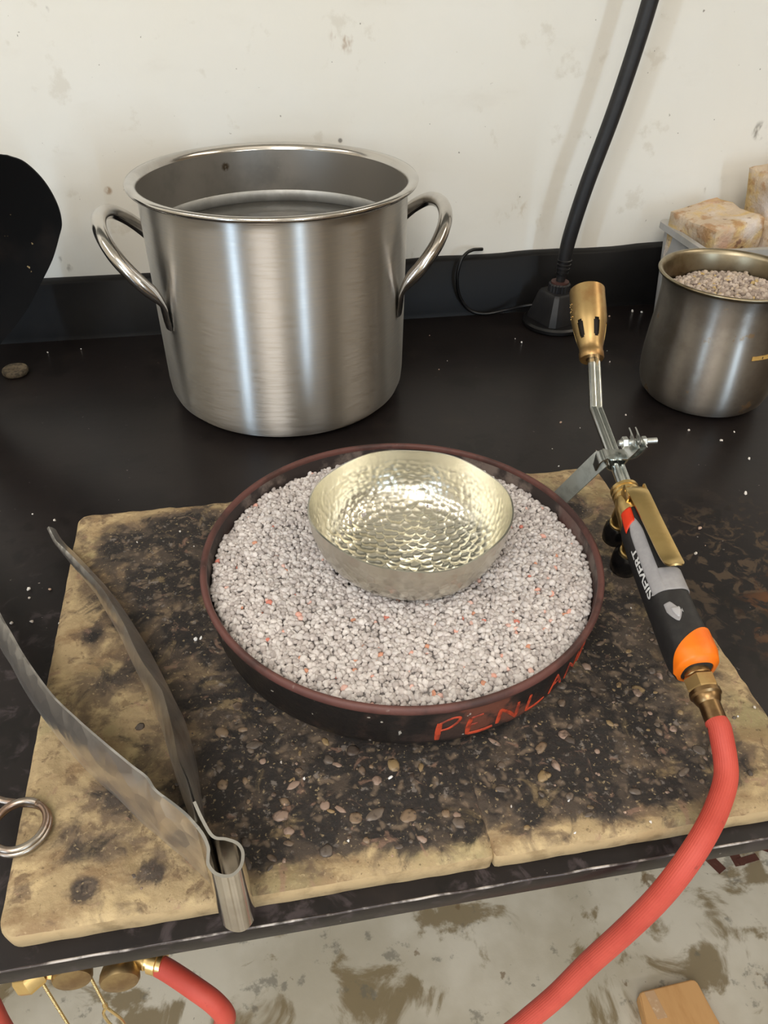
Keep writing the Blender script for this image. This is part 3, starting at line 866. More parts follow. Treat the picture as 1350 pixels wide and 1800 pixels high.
# ------------------------------------------------------------------ hammered silver bowl
def bowl():
    c = (BX, BY)
    z0 = 0.0440
    prof = [(0.0, 0.0), (0.014, 0.0003), (0.028, 0.0016), (0.040, 0.0044), (0.0505, 0.0085), (0.0580, 0.0135), (0.0640, 0.0205), (0.0678, 0.0290), (0.0702, 0.0380), (0.0716, 0.0460), (0.0725, 0.0525)]
    P = smooth_path([(r, z, 0) for r, z in prof], 24)[:, :2]
    ds = np.concatenate([[0], np.cumsum(np.hypot(*np.diff(P, axis=0).T))])
    m, n = 150, 420
    s = np.linspace(0.0, ds[-1], m)
    pr = np.stack([np.interp(s, ds, P[:, 0]), np.interp(s, ds, P[:, 1])], 1)
    nr_ = np.stack([-np.gradient(pr[:, 1]), np.gradient(pr[:, 0])], 1)      # inward/up normal
    nr_ /= np.linalg.norm(nr_, axis=1)[:, None]
    th = np.linspace(0, 2 * math.pi, n, endpoint=False)
    wob = 1 + 0.008 * np.cos(2 * th + 0.5) + 0.007 * np.cos(4 * th + 0.6) + 0.004 * np.cos(5 * th + 2.0)
    wz = 0.0009 * np.cos(2 * th - 0.6) + 0.0008 * np.cos(3 * th + 1.0) + 0.0006 * np.cos(7 * th)
    f = np.linspace(0, 1, m)[:, None]
    w_ = 1 + (wob[None] - 1) * f ** 1.5
    def surf(off):
        r = pr[:, 0][:, None] + nr_[:, 0][:, None] * off
        z = pr[:, 1][:, None] + nr_[:, 1][:, None] * off
        return np.stack([c[0] + r * w_ * np.cos(th), c[1] + r * w_ * np.sin(th), z0 + z + wz[None] * f ** 2], 2)
    g = np.random.default_rng(4)
    def dimples(G, count_fun, stretch, k, cap, power=1.0):
        seeds = []
        ss = 0.003
        while ss < ds[-1]:
            rr = np.interp(ss, ds, P[:, 0])
            step = count_fun(ss / ds[-1])
            nn = max(4, int(2 * math.pi * rr / (step * stretch)))
            t0 = g.uniform(0, 6.28)
            for q in range(nn):
                i = min(m - 1, max(0, int((ss + g.uniform(-.3, .3) * step) / ds[-1] * (m - 1))))
                j = int(((t0 + 2 * math.pi * (q + g.uniform(-.3, .3)) / nn) % (2 * math.pi)) / (2 * math.pi) * n) % n
                seeds.append(G[i, j])
            ss += step * 0.9
        S = np.array(seeds)
        Q = G.reshape(-1, 3)
        out = np.empty(len(Q))
        scl = np.array([1, 1, 1.0])
        for a in range(0, len(Q), 4000):
            d2 = ((Q[a:a + 4000, None, :] - S[None]) ** 2 * scl).sum(2)
            out[a:a + 4000] = d2.min(1)
        return np.minimum(np.sqrt(out), cap).reshape(m, n) ** 2 * k
    G0 = surf(np.zeros((m, n)))
    hin = dimples(G0, lambda q: 0.0074 if q < 0.55 else (0.0060 if q < 0.75 else 0.0048), 1.0, 44.0, 0.006)
    hin *= (0.60 + 0.40 * np.clip((0.70 - f) / 0.25, 0, 1)) * np.clip((0.93 - f) / 0.05, 0, 1)
    hout = dimples(G0, lambda q: 0.0032, 2.2, 40.0, 0.004)
    hout *= np.clip((0.97 - f) / 0.04, 0, 1)
    Gi = surf(0.0006 + hin)
    Go = surf(-0.0006 - hout * 0.8)
    V = np.concatenate([Gi.reshape(-1, 3), Go.reshape(-1, 3)])
    k = m * n
    F = []
    for i in range(m - 1):
        for j in range(n):
            j2 = (j + 1) % n
            F.append((i * n + j, i * n + j2, (i + 1) * n + j2, (i + 1) * n + j))
            F.append((k + (i + 1) * n + j, k + (i + 1) * n + j2, k + i * n + j2, k + i * n + j))
    for j in range(n):
        j2 = (j + 1) % n
        F.append(((m - 1) * n + j, (m - 1) * n + j2, k + (m - 1) * n + j2, k + (m - 1) * n + j))
    obj('hammered_bowl', (V, F), M_silver, origin=(BX, BY, z0), angle=50, label='small hammered silver bowl with wavy rim nestled in the pumice', cat='bowl')
bowl()

# ------------------------------------------------------------------ steel pitcher with pumice
QX, QY = 0.502, 0.716
def pitcher():
    t = thing('steel_pitcher', (QX, QY, 0), 'tarnished bell-shaped steel pitcher full of coarse pumice at the right edge', 'pitcher')
    outer = [(0, 0.002), (0.054, 0.0015), (0.0615, 0.0035), (0.0675, 0.010), (0.0708, 0.020), (0.0722, 0.034), (0.0722, 0.050), (0.0712, 0.068), (0.0697, 0.088), (0.0686, 0.106), (0.0686, 0.122), (0.0700, 0.133), (0.0722, 0.1375)]
    lip = [(0.0722, 0.1375), (0.0752, 0.1395), (0.0762, 0.1412), (0.0755, 0.1428), (0.0735, 0.1430), (0.0712, 0.1415), (0.0700, 0.138)]
    inner = [(0.0700, 0.138), (0.0680, 0.130), (0.0672, 0.110), (0.0690, 0.07), (0.0705, 0.04), (0.066, 0.012), (0, 0.006)]
    obj('body', lathe(outer, 72, (QX, QY, 0)), M_pitcher, t, angle=60)
    obj('rolled_rim', lathe(lip, 72, (QX, QY, 0)), M_pitcherin, t, angle=180)
    obj('inner_wall', lathe(inner, 72, (QX, QY, 0)), M_pitcherin, t, angle=60)
    # strip of yellowed tape on the side
    G = []
    for a in np.linspace(-90, -38, 26):
        row = []
        for z in (0.0755, 0.0800):
            r = 0.0711 - (z - 0.068) / 0.02 * 0.0015 + 0.0004
            row.append((QX + r * math.cos(R(a)), QY + r * math.sin(R(a)), z))
        G.append(row)
    tp = obj('tape_strip', sheet(G, 0.0004), M_masking, t)
    for a in (-80, -72, -70, -62, -55, -48):
        P = [(QX + 0.0713 * math.cos(R(a)), QY + 0.0713 * math.sin(R(a)), z) for z in (0.0766, 0.0788)]
        obj('ink_mark', tube(np.linspace(P[0], P[1], 3), 0.0004, 6), M_ink, tp)
pitcher()
pumice('pumice_grains', QX, QY, 0.0668, lambda x, y: 0.1165 + 0.010 * np.exp(-(((x - QX - 0.022) / 0.04) ** 2 + ((y - QY - 0.01) / 0.045) ** 2)) + 0.004 * (vnoise((x + 1) * 60, (y + 1) * 60, 8) - 0.5),
       0.0027, 2, 'coarse grey-brown pumice heaped inside the steel pitcher',
       [(196, 180, 166), (178, 162, 150), (208, 192, 178), (164, 148, 136), (198, 180, 160)], 77, special=[(196, 168, 114), (206, 180, 130), (120, 104, 100)], spec_p=0.08, floor_z=0.007)

# ------------------------------------------------------------------ bin with fire bricks
def binbox():
    t = thing('plastic_bin', (0.70, 0.897, 0), 'frosted clear plastic bin of bricks behind the steel pitcher', 'bin')
    x0, x1, y0, y1, h = 0.545, 0.86, 0.838, 0.957, 0.122
    def ring(x0, x1, y0, y1, z, r=0.012, k=5):
        P = []
        for cx, cy, a0 in ((x1 - r, y1 - r, 0), (x0 + r, y1 - r, 90), (x0 + r, y0 + r, 180), (x1 - r, y0 + r, 270)):
            for q in range(k + 1):
                a = R(a0 + 90 * q / k)
                P.append((cx + r * math.cos(a), cy + r * math.sin(a), z))
        return P
    def shell(rings):
        n = len(rings[0])
        V = np.array([p for r_ in rings for p in r_])
        F = [(i * n + j, i * n + (j + 1) % n, (i + 1) * n + (j + 1) % n, (i + 1) * n + j) for i in range(len(rings) - 1) for j in range(n)]
        F += [tuple(range(n))[::-1], tuple((len(rings) - 1) * n + j for j in range(n))]
        return V, F
    d = 0.008
    obj('body', shell([ring(x0 + d, x1 - d, y0 + d, y1 - d, 0.0008), ring(x0, x1, y0, y1, h - 0.004), ring(x0 + 0.002, x1 - 0.002, y0 + 0.002, y1 - 0.002, h - 0.004),
                       ring(x0 + d + 0.002, x1 - d - 0.002, y0 + d + 0.002, y1 - d - 0.002, 0.003)]), M_bin, t, angle=40)
    e = 0.005
    V, F = shell([ring(x0 - e, x1 + e, y0 - e, y1 + e, h - 0.008), ring(x0 - e, x1 + e, y0 - e, y1 + e, h), ring(x0 + 0.003, x1 - 0.003, y0 + 0.003, y1 - 0.003, h), ring(x0 + 0.0015, x1 - 0.0015, y0 + 0.0015, y1 - 0.0015, h - 0.008)])
    n = len(F) - 2
    nn = len(ring(x0, x1, y0, y1, 0))
    obj('rim', (V, F[:n] + [(3 * nn + j, 3 * nn + (j + 1) % nn, (j + 1) % nn, j) for j in range(nn)]), M_bin, t, angle=40)
binbox()
def brick(c, s, rot, label, seed):
    bm = bmesh.new()
    bmesh.ops.create_cube(bm, size=1.0)
    bmesh.ops.subdivide_edges(bm, edges=list(bm.edges), cuts=9, use_grid_fill=True)
    g = np.random.default_rng(seed)
    V = np.array([v.co[:] for v in bm.verts])
    bm.verts.index_update()
    F = [tuple(v.index for v in f.verts) for f in bm.faces]
    bm.free()
    # round the edges a little and wear the faces
    a = np.abs(V) * 2
    k = np.sort(a, axis=1)[:, 1]
    V = V * (1 - 0.05 * np.clip((k - 0.8) / 0.2, 0, 1)[:, None] ** 2)
    V = V * A3(s)
    V += 0.0022 * (np.stack([vnoise(V[:, 1] * 60 + q * 9, V[:, 2] * 60 + V[:, 0] * 50 + q * 5, seed + q) for q in range(3)], 1) - 0.5) * 2
    V = V @ rotm(*rot).T + A3(c)
    obj('fire_brick', (V, F), M_brick, origin=c, label=label, cat='brick', group='fire bricks in the plastic bin', angle=50)
brick((0.5905, 0.906, 0.109), (0.078, 0.088, 0.072), (2, -7, 14), 'yellowish fire brick nearest the bin corner beside the wall', 3)
brick((0.683, 0.905, 0.1035), (0.085, 0.086, 0.058), (0, 4, -4), 'grey fire brick supporting another brick at the right edge', 8)
brick((0.688, 0.925, 0.165), (0.085, 0.050, 0.062), (0, -10, 8), 'topmost yellow fire brick with reddish stains at the right edge', 15)
brick((0.640, 0.898, 0.038), (0.16, 0.085, 0.066), (0, 0, 0), 'lowest fire brick at the bottom of the plastic bin', 21)

# ------------------------------------------------------------------ gooseneck arm on its pedestal, with its cord
def gooseneck():
    gx, gy = 0.402, 0.927
    t = thing('gooseneck_arm', (gx, gy, 0), 'black flexible gooseneck arm rising from a pedestal beside the wall', 'gooseneck')
    obj('base_plate', lathe([(0, 0.0005), (0.041, 0.0005), (0.0425, 0.002), (0.0425, 0.006), (0.040, 0.0085), (0, 0.009)], 48, (gx, gy, 0)), M_blackdk, t)
    q = []
    for hw, z in ((0.029, 0.0088), (0.0285, 0.012), (0.0205, 0.044), (0.018, 0.047)):
        c = hw * 0.22
        P = [(hw, hw - c), (hw - c, hw), (-hw + c, hw), (-hw, hw - c), (-hw, -hw + c), (-hw + c, -hw), (hw - c, -hw), (hw, -hw + c)]
        rz = R(20)
        q.append([(gx + x * math.cos(rz) - y * math.sin(rz), gy + x * math.sin(rz) + y * math.cos(rz), z) for x, y in P])
    V = np.array([p for r_ in q for p in r_])
    F = [(i * 8 + j, i * 8 + (j + 1) % 8, (i + 1) * 8 + (j + 1) % 8, (i + 1) * 8 + j) for i in range(3) for j in range(8)] + [tuple(range(8))[::-1], tuple(24 + j for j in range(8))]
    obj('pedestal', (V, F), M_black, t, angle=30)
    n = 40
    G = lathe([(0, 0.0468), (0.0145, 0.0468), (0.0145, 0.056), (0.0125, 0.0575), (0, 0.0575)], n, (gx, gy, 0))
    Vn = G[0].copy()
    for i in range(len(Vn)):
        k = int(round(math.atan2(Vn[i][1] - gy, Vn[i][0] - gx) / (2 * math.pi) * n))
        if k % 2:
            Vn[i][:2] = (Vn[i][:2] - (gx, gy)) * 0.90 + (gx, gy)
    obj('knurled_nut', (Vn, G[1]), M_black, t, angle=20)
    obj('swivel_ring', lathe([(0, 0.0572), (0.0115, 0.0572), (0.0115, 0.0595), (0, 0.0595)], 32, (gx, gy, 0)), mat('brown_plastic', s2l(78, 48, 42), 0.5, layers=[dict(c=s2l(60, 40, 36), s=60, lo=0.4, hi=0.7)]), t)
    P = smooth_path([(0.402, gy, 0.059), (0.4030, gy, 0.068), (0.4033, gy, 0.080), (0.4055, gy, 0.115), (0.4165, gy, 0.1759), (0.4345, gy, 0.2508), (0.4460, gy, 0.3081), (0.4545, gy, 0.360), (0.463, gy, 0.43), (0.466, gy, 0.52), (0.455, gy - 0.02, 0.62)], 8)
    rr = np.interp(np.arange(len(P)), [0, 8, 12, 14, 24, 80], [0.0055, 0.0066, 0.0080, 0.0082, 0.0092, 0.0092])
    obj('flexible_arm', tube(P, rr, 20), M_black, t, angle=60)
    cl = [lathe([(0.0066 + 0.0006 * i, 0), (0.0082 + 0.0004 * i, 0.001), (0.0082 + 0.0004 * i, 0.0034), (0.0066 + 0.0006 * i, 0.0044)], 20, (0.4031 + 0.0003 * i, gy, 0.0685 + 0.0052 * i)) for i in range(4)]
    obj('ribbed_collar', join(*cl), M_blackdk, t, angle=40)
    C = smooth_path([(gx - 0.026, gy + 0.012, 0.024), (0.362, 0.945, 0.020), (0.344, 0.958, 0.0105), (0.318, 0.9655, 0.0035), (0.296, 0.9675, 0.0085), (0.2795, 0.966, 0.029), (0.2725, 0.963, 0.056), (0.276, 0.965, 0.078), (0.2845, 0.970, 0.0868), (0.296, 0.980, 0.0875), (0.306, 0.987, 0.0855), (0.312, 0.9895, 0.0845)], 8)
    obj('power_cord', tube(C, 0.0022, 10), M_blackdk, t, angle=60)
gooseneck()

# ------------------------------------------------------------------ torch
E0 = A3((0.2567, 0.297, 0.058))
N0 = A3((0.270, 0.444, 0.0855))
def torch():
    t = thing('gas_torch', (0.265, 0.38, BT), 'hand torch with black and grey grip, brass burner and orange end cap', 'torch')
    e = N0 - E0
    e = e / np.linalg.norm(e)
    fr = frame(e)
    r, u = fr[:, 0], fr[:, 1]
    def P(s, a, b):
        return E0 + e * s + r * a + u * b
    # grip: oval section, radius varies along the axis
    ss = [-0.0125, -0.011, -0.004, 0.010, 0.030, 0.050, 0.070, 0.090, 0.105, 0.116, 0.119]
    ha = [0.0085, 0.0125, 0.0142, 0.0143, 0.0138, 0.0137, 0.0137, 0.0135, 0.0130, 0.0120, 0.0100]
    hb = [0.0100, 0.0145, 0.0165, 0.0168, 0.0160, 0.0156, 0.0154, 0.0152, 0.0148, 0.0140, 0.0120]
    def dims(s):
        return np.interp(s, ss, ha), np.interp(s, ss, hb)
    def bend(s):                                    # slight belly of the grip
        return -0.0025 * math.sin(math.pi * min(max((s + 0.012) / 0.13, 0), 1))
    def S(s, phi, off=0.0):
        a, b = dims(s)
        p = R(phi)
        x, y = math.sin(p), math.cos(p)
        q = 2.6
        k = (abs(x) ** q + abs(y) ** q) ** (-1 / q)
        return P(s, (a + off) * x * k, (b + off) * y * k + bend(s))
    sg = np.concatenate([[-0.0125, -0.0118, -0.011, -0.008], np.linspace(-0.004, 0.105, 36), [0.110, 0.114, 0.117, 0.119]])
    n = 48
    V = [S(s, 360 * k / n) for s in sg for k in range(n)]
    F = [(i * n + k, i * n + (k + 1) % n, (i + 1) * n + (k + 1) % n, (i + 1) * n + k) for i in range(len(sg) - 1) for k in range(n)]
    F += [tuple(range(n))[::-1], tuple((len(sg) - 1) * n + k for k in range(n))]
    grip = obj('grip', (np.array(V), F), M_handle, t, angle=60)
    def patch(name, s0, s1, p0, p1, m, off=0.0006, parent=grip, ns=26, npn=14):
        """inlay between functions s0(phi) .. s1(phi)"""
        G = []
        for ph in np.linspace(p0, p1, npn):
            a, b = s0(ph), s1(ph)
            G.append([S(s, ph, off * (0.3 if ph in (p0, p1) or i in (0, ns - 1) else 1)) for i, s in enumerate(np.linspace(a, b, ns))])
        return obj(name, sheet(G, 0.0006), m, parent, angle=60)
    cst = lambda v: (lambda ph: v)
    # orange cap: slanted edge, higher on the upper right
    def capedge(ph):
        return max(-0.0116, -0.0010 + 0.0115 * math.cos(R(ph - 42)))
    G = []
    for k in range(n + 1):
        ph = 360 * k / n
        G.append([S(s, ph, 0.0007) for s in np.linspace(-0.0124, capedge(ph), 12)])
    cap = obj('end_cap', sheet(G, 0.0008), M_orange, t, angle=60)
    # grey L-shaped inlay, upper left of the grip and across its top
    patch('grey_inlay', cst(0.042), lambda ph: 0.1085 - 0.00004 * (ph + 40) ** 2, -58, -22, M_grey)
    patch('grey_inlay', lambda ph: 0.042 + 0.00002 * max(ph, 0), lambda ph: 0.0605 + 0.00002 * max(ph, 0), -24, 82, M_grey)
    patch('grey_inlay', lambda ph: 0.0165 + 0.011 * abs((ph + 24) / 22) ** 1.3, lambda ph: 0.0325 - (0.0105 * max(0, (ph + 26) / 24) if ph > -26 else 0.001 * abs(ph + 26) / 20), -42, -4, M_grey, off=0.0005, npn=11)
    patch('grip_button', lambda ph: 0.019 + 0.008 * abs((ph + 20) / 12) ** 1.3, lambda ph: 0.027, -30, -9, mat('light_grey_rubber', s2l(178, 175, 176), 0.45, layers=[dict(c=s2l(165, 162, 163), s=90, lo=0.4, hi=0.7)]), off=0.0014, npn=9, ns=12)
    patch('warning_panel', lambda ph: 0.1035 + 0.00012 * (ph + 40), lambda ph: 0.1185, -72, -34, M_red, off=0.0012)
    # lettering on the black band left of the inlay, reading up the grip
    cu = bpy.data.curves.new('grip_text', 'FONT')
    cu.body = 'SIEVERT'
    cu.size = 0.0088
    cu.align_x = 'LEFT'
    cu.offset = 0.00022
    to = bpy.data.objects.new('grip_text', cu)
    COL.objects.link(to)
    dg = bpy.context.evaluated_depsgraph_get()
    me = bpy.data.meshes.new_from_object(to.evaluated_get(dg))
    bm = bmesh.new()
    bm.from_mesh(me)
    bmesh.ops.triangulate(bm, faces=bm.faces)
    bmesh.ops.subdivide_edges(bm, edges=list(bm.edges), cuts=1)
    bm.verts.index_update()
    TV = np.array([v.co[:] for v in bm.verts])
    TF = [tuple(v.index for v in f.verts) for f in bm.faces]
    bm.free()
    bpy.data.objects.remove(to)
    bpy.data.curves.remove(cu)
    bpy.data.meshes.remove(me)
    wtx = TV[:, 0].max() - TV[:, 0].min()
    sx = 0.042 / wtx
    VV = [S(0.0425 + (x - TV[:, 0].min()) * sx, -66.5 - (y - 0.0032) / 0.0145 * 57.3, 0.0004) for x, y, z in TV]
    obj('white_lettering', (np.array(VV), TF), M_white, grip, angle=0)
    # brass valve body
    vb = smooth_path([P(0.098, 0, -0.004), P(0.110, 0, -0.002), P(0.124, 0, 0.0), P(0.140, 0, 0.0), P(0.147, 0, 0.0)], 6)
    rv = np.interp(np.linspace(0, 1, len(vb)), [0, 0.25, 0.55, 0.7, 1], [0.0118, 0.0128, 0.0122, 0.0100, 0.0095])
    body = obj('valve_body', tube(vb, rv, 28), M_brass, t, angle=50)
    col = [lathe([(0.0094, s), (0.0108, s + 0.0008), (0.0108, s + 0.0032), (0.0094, s + 0.004)], 28, P(0, 0, 0), fr) for s in (0.135, 0.1395, 0.144)]
    obj('threaded_collar', join(*col), M_brass, body, angle=40)
    # lever
    G = []
    prof = [(0.1345, 0.0150, 0.0082), (0.130, 0.0172, 0.0080), (0.122, 0.0188, 0.0076), (0.105, 0.0202, 0.0073), (0.088, 0.0216, 0.0072), (0.070, 0.0232, 0.0072), (0.060, 0.0245, 0.0070), (0.0545, 0.0262, 0.0064), (0.0520, 0.0275, 0.0045)]
    pp = smooth_path(prof, 4)
    for s, b, hw in pp:
        G.append([P(s, a * hw + 0.0005, b - 0.0010 * abs(a) ** 2) for a in np.linspace(-1, 1, 9)])
    lev = obj('lever', sheet(G, 0.0016), M_brass, t, angle=50)
    obj('hinge_pin', tube(np.linspace(P(0.1325, -0.008, 0.0140), P(0.1325, 0.0090, 0.0140), 4), 0.0019, 12), M_brass, lev)
    for a in (-0.0070, 0.0078):
        obj('lever_bracket', to_frame(box((0, 0, 0), (0.0016, 0.010, 0.012), 0.0004), fr, P(0.1305, a, 0.0120)), M_brass, lev)
    obj('lever_rod', tube(np.linspace(P(0.130, 0.0015, 0.0100), P(0.100, 0.0015, 0.0142), 5), 0.0026, 12), M_brass, lev)
    # two valve knobs below
    for s, d1, rad in ((0.134, 0.046, 0.0098), (0.106, 0.048, 0.0110)):
        dwn = -u
        f2 = frame(dwn, e)
        st = obj('valve_stem', lathe([(0.0, 0.0), (0.0072, 0.0), (0.0078, 0.016), (0.0066, 0.0165), (0.0066, 0.021), (0.0076, 0.0215), (0.0076, 0.027), (0, 0.027)], 24, P(s, -0.001, -0.003), f2), M_brass, t, angle=40)
        h = d1 - 0.026
        kb = lathe([(0.0, 0.0), (rad * 0.80, 0.0), (rad, 0.003), (rad * 1.04, h * 0.45), (rad * 0.96, h - 0.003), (rad * 0.7, h), (0, h)], 32, P(s, -0.001, -0.026), f2)
        obj('control_knob', kb, M_knob, t, angle=40)
    # neck: main tube and thin pilot tube
    B = A3((0.2778, 0.5296, 0.1045))
    BB = A3((0.2879, 0.571, 0.1296))
    TT = A3((0.2984, 0.6256, 0.1691))
    npth = smooth_path([N0 - e * 0.006, N0 + (B - N0) * 0.5, B - (B - N0) * 0.06, B, B + (BB - B) * 0.14, BB, BB + (TT - BB) * 0.06], 6)
    obj('neck_tube', tube(npth, 0.0038, 18), M_chrome, t, angle=60)
    obj('pilot_tube', tube(npth + r * 0.0052 + u * 0.0005, 0.0023, 12), M_chrome, t, angle=60)
    # burner cup with air slots
    ax = TT - BB
    Lb = np.linalg.norm(ax)
    fb = frame(ax)
    prof = [(0.0050, 0.000), (0.0100, 0.000), (0.0106, 0.0012), (0.0106, 0.0062), (0.0099, 0.0074), (0.0104, 0.0120), (0.0116, 0.0170), (0.0120, 0.0186),
            (0.0128, 0.0222), (0.0137, 0.0268), (0.0145, 0.0314), (0.0149, 0.0335), (0.0153, 0.0370), (0.0156, 0.0420), (0.0156, 0.050), (0.0154, 0.060), (0.0155, Lb), (0.0146, Lb)]
    n = 96
    V, F = lathe(prof, n, BB, fb)
    keep = []
    SL = (5, 6, 7, 8, 9, 10)                              # slot columns inside each sixth of the shell
    for q, f in enumerate(F):
        ring, k = divmod(q, n)
        c = (k + 3) % 16
        if c in SL and 7 <= ring <= 9:
            continue
        if c in SL[1:5] and ring in (6, 10):
            continue
        keep.append(f)
    burner = obj('burner', (V, keep), M_brassold, t, angle=40)
    liner = [(0.0146, Lb), (0.0142, Lb - 0.002), (0.0140, 0.050), (0.0136, 0.040), (0.0124, 0.0310), (0.0108, 0.0230), (0.0094, 0.0160), (0.0084, 0.0100), (0.0050, 0.0090), (0.0, 0.0090)]
    obj('slot_shade_lining', lathe(liner, 48, BB, fb), M_slotshade, burner, angle=60)  # near-black liner paints the shaded depth behind the slots
    lin = []
    for k0 in range(0, n, 16):
        def pt(rad, z, k):
            a = 2 * math.pi * (k - 3) / n
            return BB + fb @ A3((rad * math.cos(a), rad * math.sin(a), z))
        rz = lambda z: np.interp(z, [p[1] for p in prof[4:14]], [p[0] for p in prof[4:14]])
        zs_ = (0.0186, 0.0222, 0.0268, 0.0314, 0.0335)
        loop = [(k0 + 6, 0.0170), (k0 + 8, 0.0170), (k0 + 10, 0.0170), (k0 + 10, 0.0186)] + [(k0 + 11, z) for z in zs_] + [(k0 + 10, 0.0335), (k0 + 10, 0.0370), (k0 + 8, 0.0370), (k0 + 6, 0.0370), (k0 + 6, 0.0335)] \
            + [(k0 + 5, z) for z in zs_[::-1]] + [(k0 + 6, 0.0186)]
        Vq = [pt(rz(z), z, k) for k, z in loop] + [pt(rz(z) - 0.0011, z, k) for k, z in loop]
        m = len(loop)
        lin.append((np.array(Vq), [(i, (i + 1) % m, m + (i + 1) % m, m + i) for i in range(m)]))
    obj('slot_edge', join(*lin), M_brass, burner, angle=0)
    obj('jet_core', lathe([(0, 0.0), (0.0048, 0.0), (0.0048, 0.030), (0.0036, 0.034), (0, 0.034)], 24, BB, fb), M_brassdk, burner)
    # little stamped marks on the burner's left side
    for k in range(9):
        a = R(168 + 9 * (k % 3))
        z = 0.040 + 0.0062 * (k // 3)
        nrm = fb @ A3((math.cos(a), math.sin(a), 0))
        tg = fb @ A3((-math.sin(a), math.cos(a), 0))
        c0 = BB + fb @ A3((0.01565 * math.cos(a), 0.01565 * math.sin(a), z))
        obj('stamped_mark', tube(np.linspace(c0, c0 + tg * 0.0016 + (fb[:, 2]) * (0.0022 if k % 2 else 0.0008), 3), 0.00028, 6), M_brass, burner)
    # bracket stand clamped on the neck
    cpt = N0 + (B - N0) * 0.32
    nd = (B - N0) / np.linalg.norm(B - N0)
    fc = frame(nd)
    rr, uu = fc[:, 0], fc[:, 1]
    def Q(s, a, b):
        return cpt + nd * s + rr * a + uu * b
    G = []
    path = [Q(0, 0.0150, 0.018), Q(0, 0.0125, 0.012), Q(0, 0.009, 0.0055), Q(0, 0.0058, -0.003), Q(0, 0.0, -0.0066), Q(0, -0.006, -0.003), Q(0, -0.0068, 0.003), Q(0, -0.0095, 0.0060), Q(0, -0.0125, 0.003), Q(0, -0.014, -0.006)]
    for p in smooth_path(path, 5):
        G.append([p + nd * q for q in np.linspace(-0.0055, 0.0055, 5)])
    clamp = obj('clamp_strap', sheet(G, 0.0013), M_chrome, t, angle=50)
    G = []
    path = [Q(0, 0.0205, 0.019), Q(0, 0.018, 0.0125), Q(0, 0.0145, 0.0075), Q(0, 0.009, 0.0058), Q(0, 0.002, 0.0062), Q(0, -0.0045, 0.0062), Q(0, -0.009, 0.0075)]
    for p in smooth_path(path, 5):
        G.append([p + nd * q for q in np.linspace(-0.0055, 0.0055, 5)])
    obj('clamp_plate', sheet(G, 0.0013), M_chrome, t, angle=50)
    # foot strip from the clamp down to the board behind the pan
    foot0, foot1 = Q(0.0, -0.0115, 0.000), A3((0.2420, 0.4990, 0.0310))
    wdir = np.cross(foot1 - foot0, (-0.27, -0.42, 0.62))
    wdir /= np.linalg.norm(wdir)
    G = []
    for p in smooth_path([foot0 + A3((0.002, 0, 0.002)), foot0 * 0.93 + foot1 * 0.07, foot0 * 0.5 + foot1 * 0.5, foot1, A3((0.2385, 0.5060, 0.0180))], 5):
        G.append([p + wdir * q for q in np.linspace(-0.0075, 0.0075, 3)])
    obj('foot_strip', sheet(G, 0.0014), M_galv, t, angle=40)
    # clamp bolt, nut and wing
    b0 = Q(0.004, 0.0035, 0.0150)
    bd = rr * 0.995 + uu * 0.05
    fbolt = frame(bd)
    bolt = obj('clamp_bolt', lathe([(0, -0.002), (0.0024, -0.002), (0.0024, 0.0285), (0, 0.029)], 16, b0, fbolt), M_zinc, t, angle=40)
    obj('hex_nut', lathe([(0, 0.0008), (0.0046, 0.0008), (0.0050, 0.0014), (0.0050, 0.0044), (0.0046, 0.005), (0, 0.005)], 6, b0, fbolt), M_zinc, bolt, angle=20)
    obj('hex_nut', lathe([(0, 0.0165), (0.0040, 0.0165), (0.0042, 0.0172), (0.0042, 0.0196), (0.0038, 0.020), (0, 0.020)], 6, b0, fbolt), M_zinc, bolt, angle=20)
    for q in (0.0085, 0.0135):
        pts = [b0 + bd * q + uu * (0.001 + 0.011 * k) - bd * 0.004 * k * k + nd * 0.0045 for k in np.linspace(0, 1, 6)]
        G = [[p - nd * 0.009 * k for k in np.linspace(0, 1, 4)] for p in pts]
        obj('wing', sheet(G, 0.0009), M_zinc, bolt, angle=50)
    # hose connector
    fe = frame(-e)
    H = P(-0.0125, 0, -0.0006)
    conn = obj('hose_connector', lathe([(0, -0.002), (0.0078, -0.002), (0.0082, 0.003), (0.0072, 0.0042), (0, 0.0042)], 24, H, fe), M_brassold, t, angle=30)
    obj('hex_nut', lathe([(0, 0.0038), (0.0092, 0.0038), (0.0102, 0.0052), (0.0102, 0.0128), (0.0094, 0.0145), (0, 0.0145)], 6, H, fe), M_brassold, conn, angle=20)
    obj('ferrule', lathe([(0, 0.0140), (0.0096, 0.0140), (0.0098, 0.0168), (0.0084, 0.0180), (0.0084, 0.0192), (0.0074, 0.0215), (0.0066, 0.0225), (0.0066, 0.0390), (0, 0.0390)], 24, H, fe), M_brassdk, conn, angle=30)
    return P(-0.0125 - 0.034, 0, -0.0006), -e
hs, hd = torch()
P_h = [hs, hs + hd * 0.007, (0.2480, 0.2250, 0.0360), (0.2352, 0.2088, 0.0310), (0.2193, 0.1946, 0.0270), (0.2054, 0.1854, 0.0140), (0.1950, 0.1824, -0.0120), (0.1824, 0.1821, -0.0460), (0.1680, 0.1830, -0.0850), (0.1519, 0.1814, -0.1220), (0.1338, 0.1802, -0.1550), (0.1141, 0.1806, -0.2000), (0.09, 0.18, -0.30)]
HP = smooth_path(P_h, 10)
obj('gas_hose', tube(HP, 0.0067, 64, True, None, None, 1, 0.022), M_hose, origin=tuple(hs), label='long salmon-red ribbed gas hose hanging from the torch over the bench edge', cat='hose', angle=30)

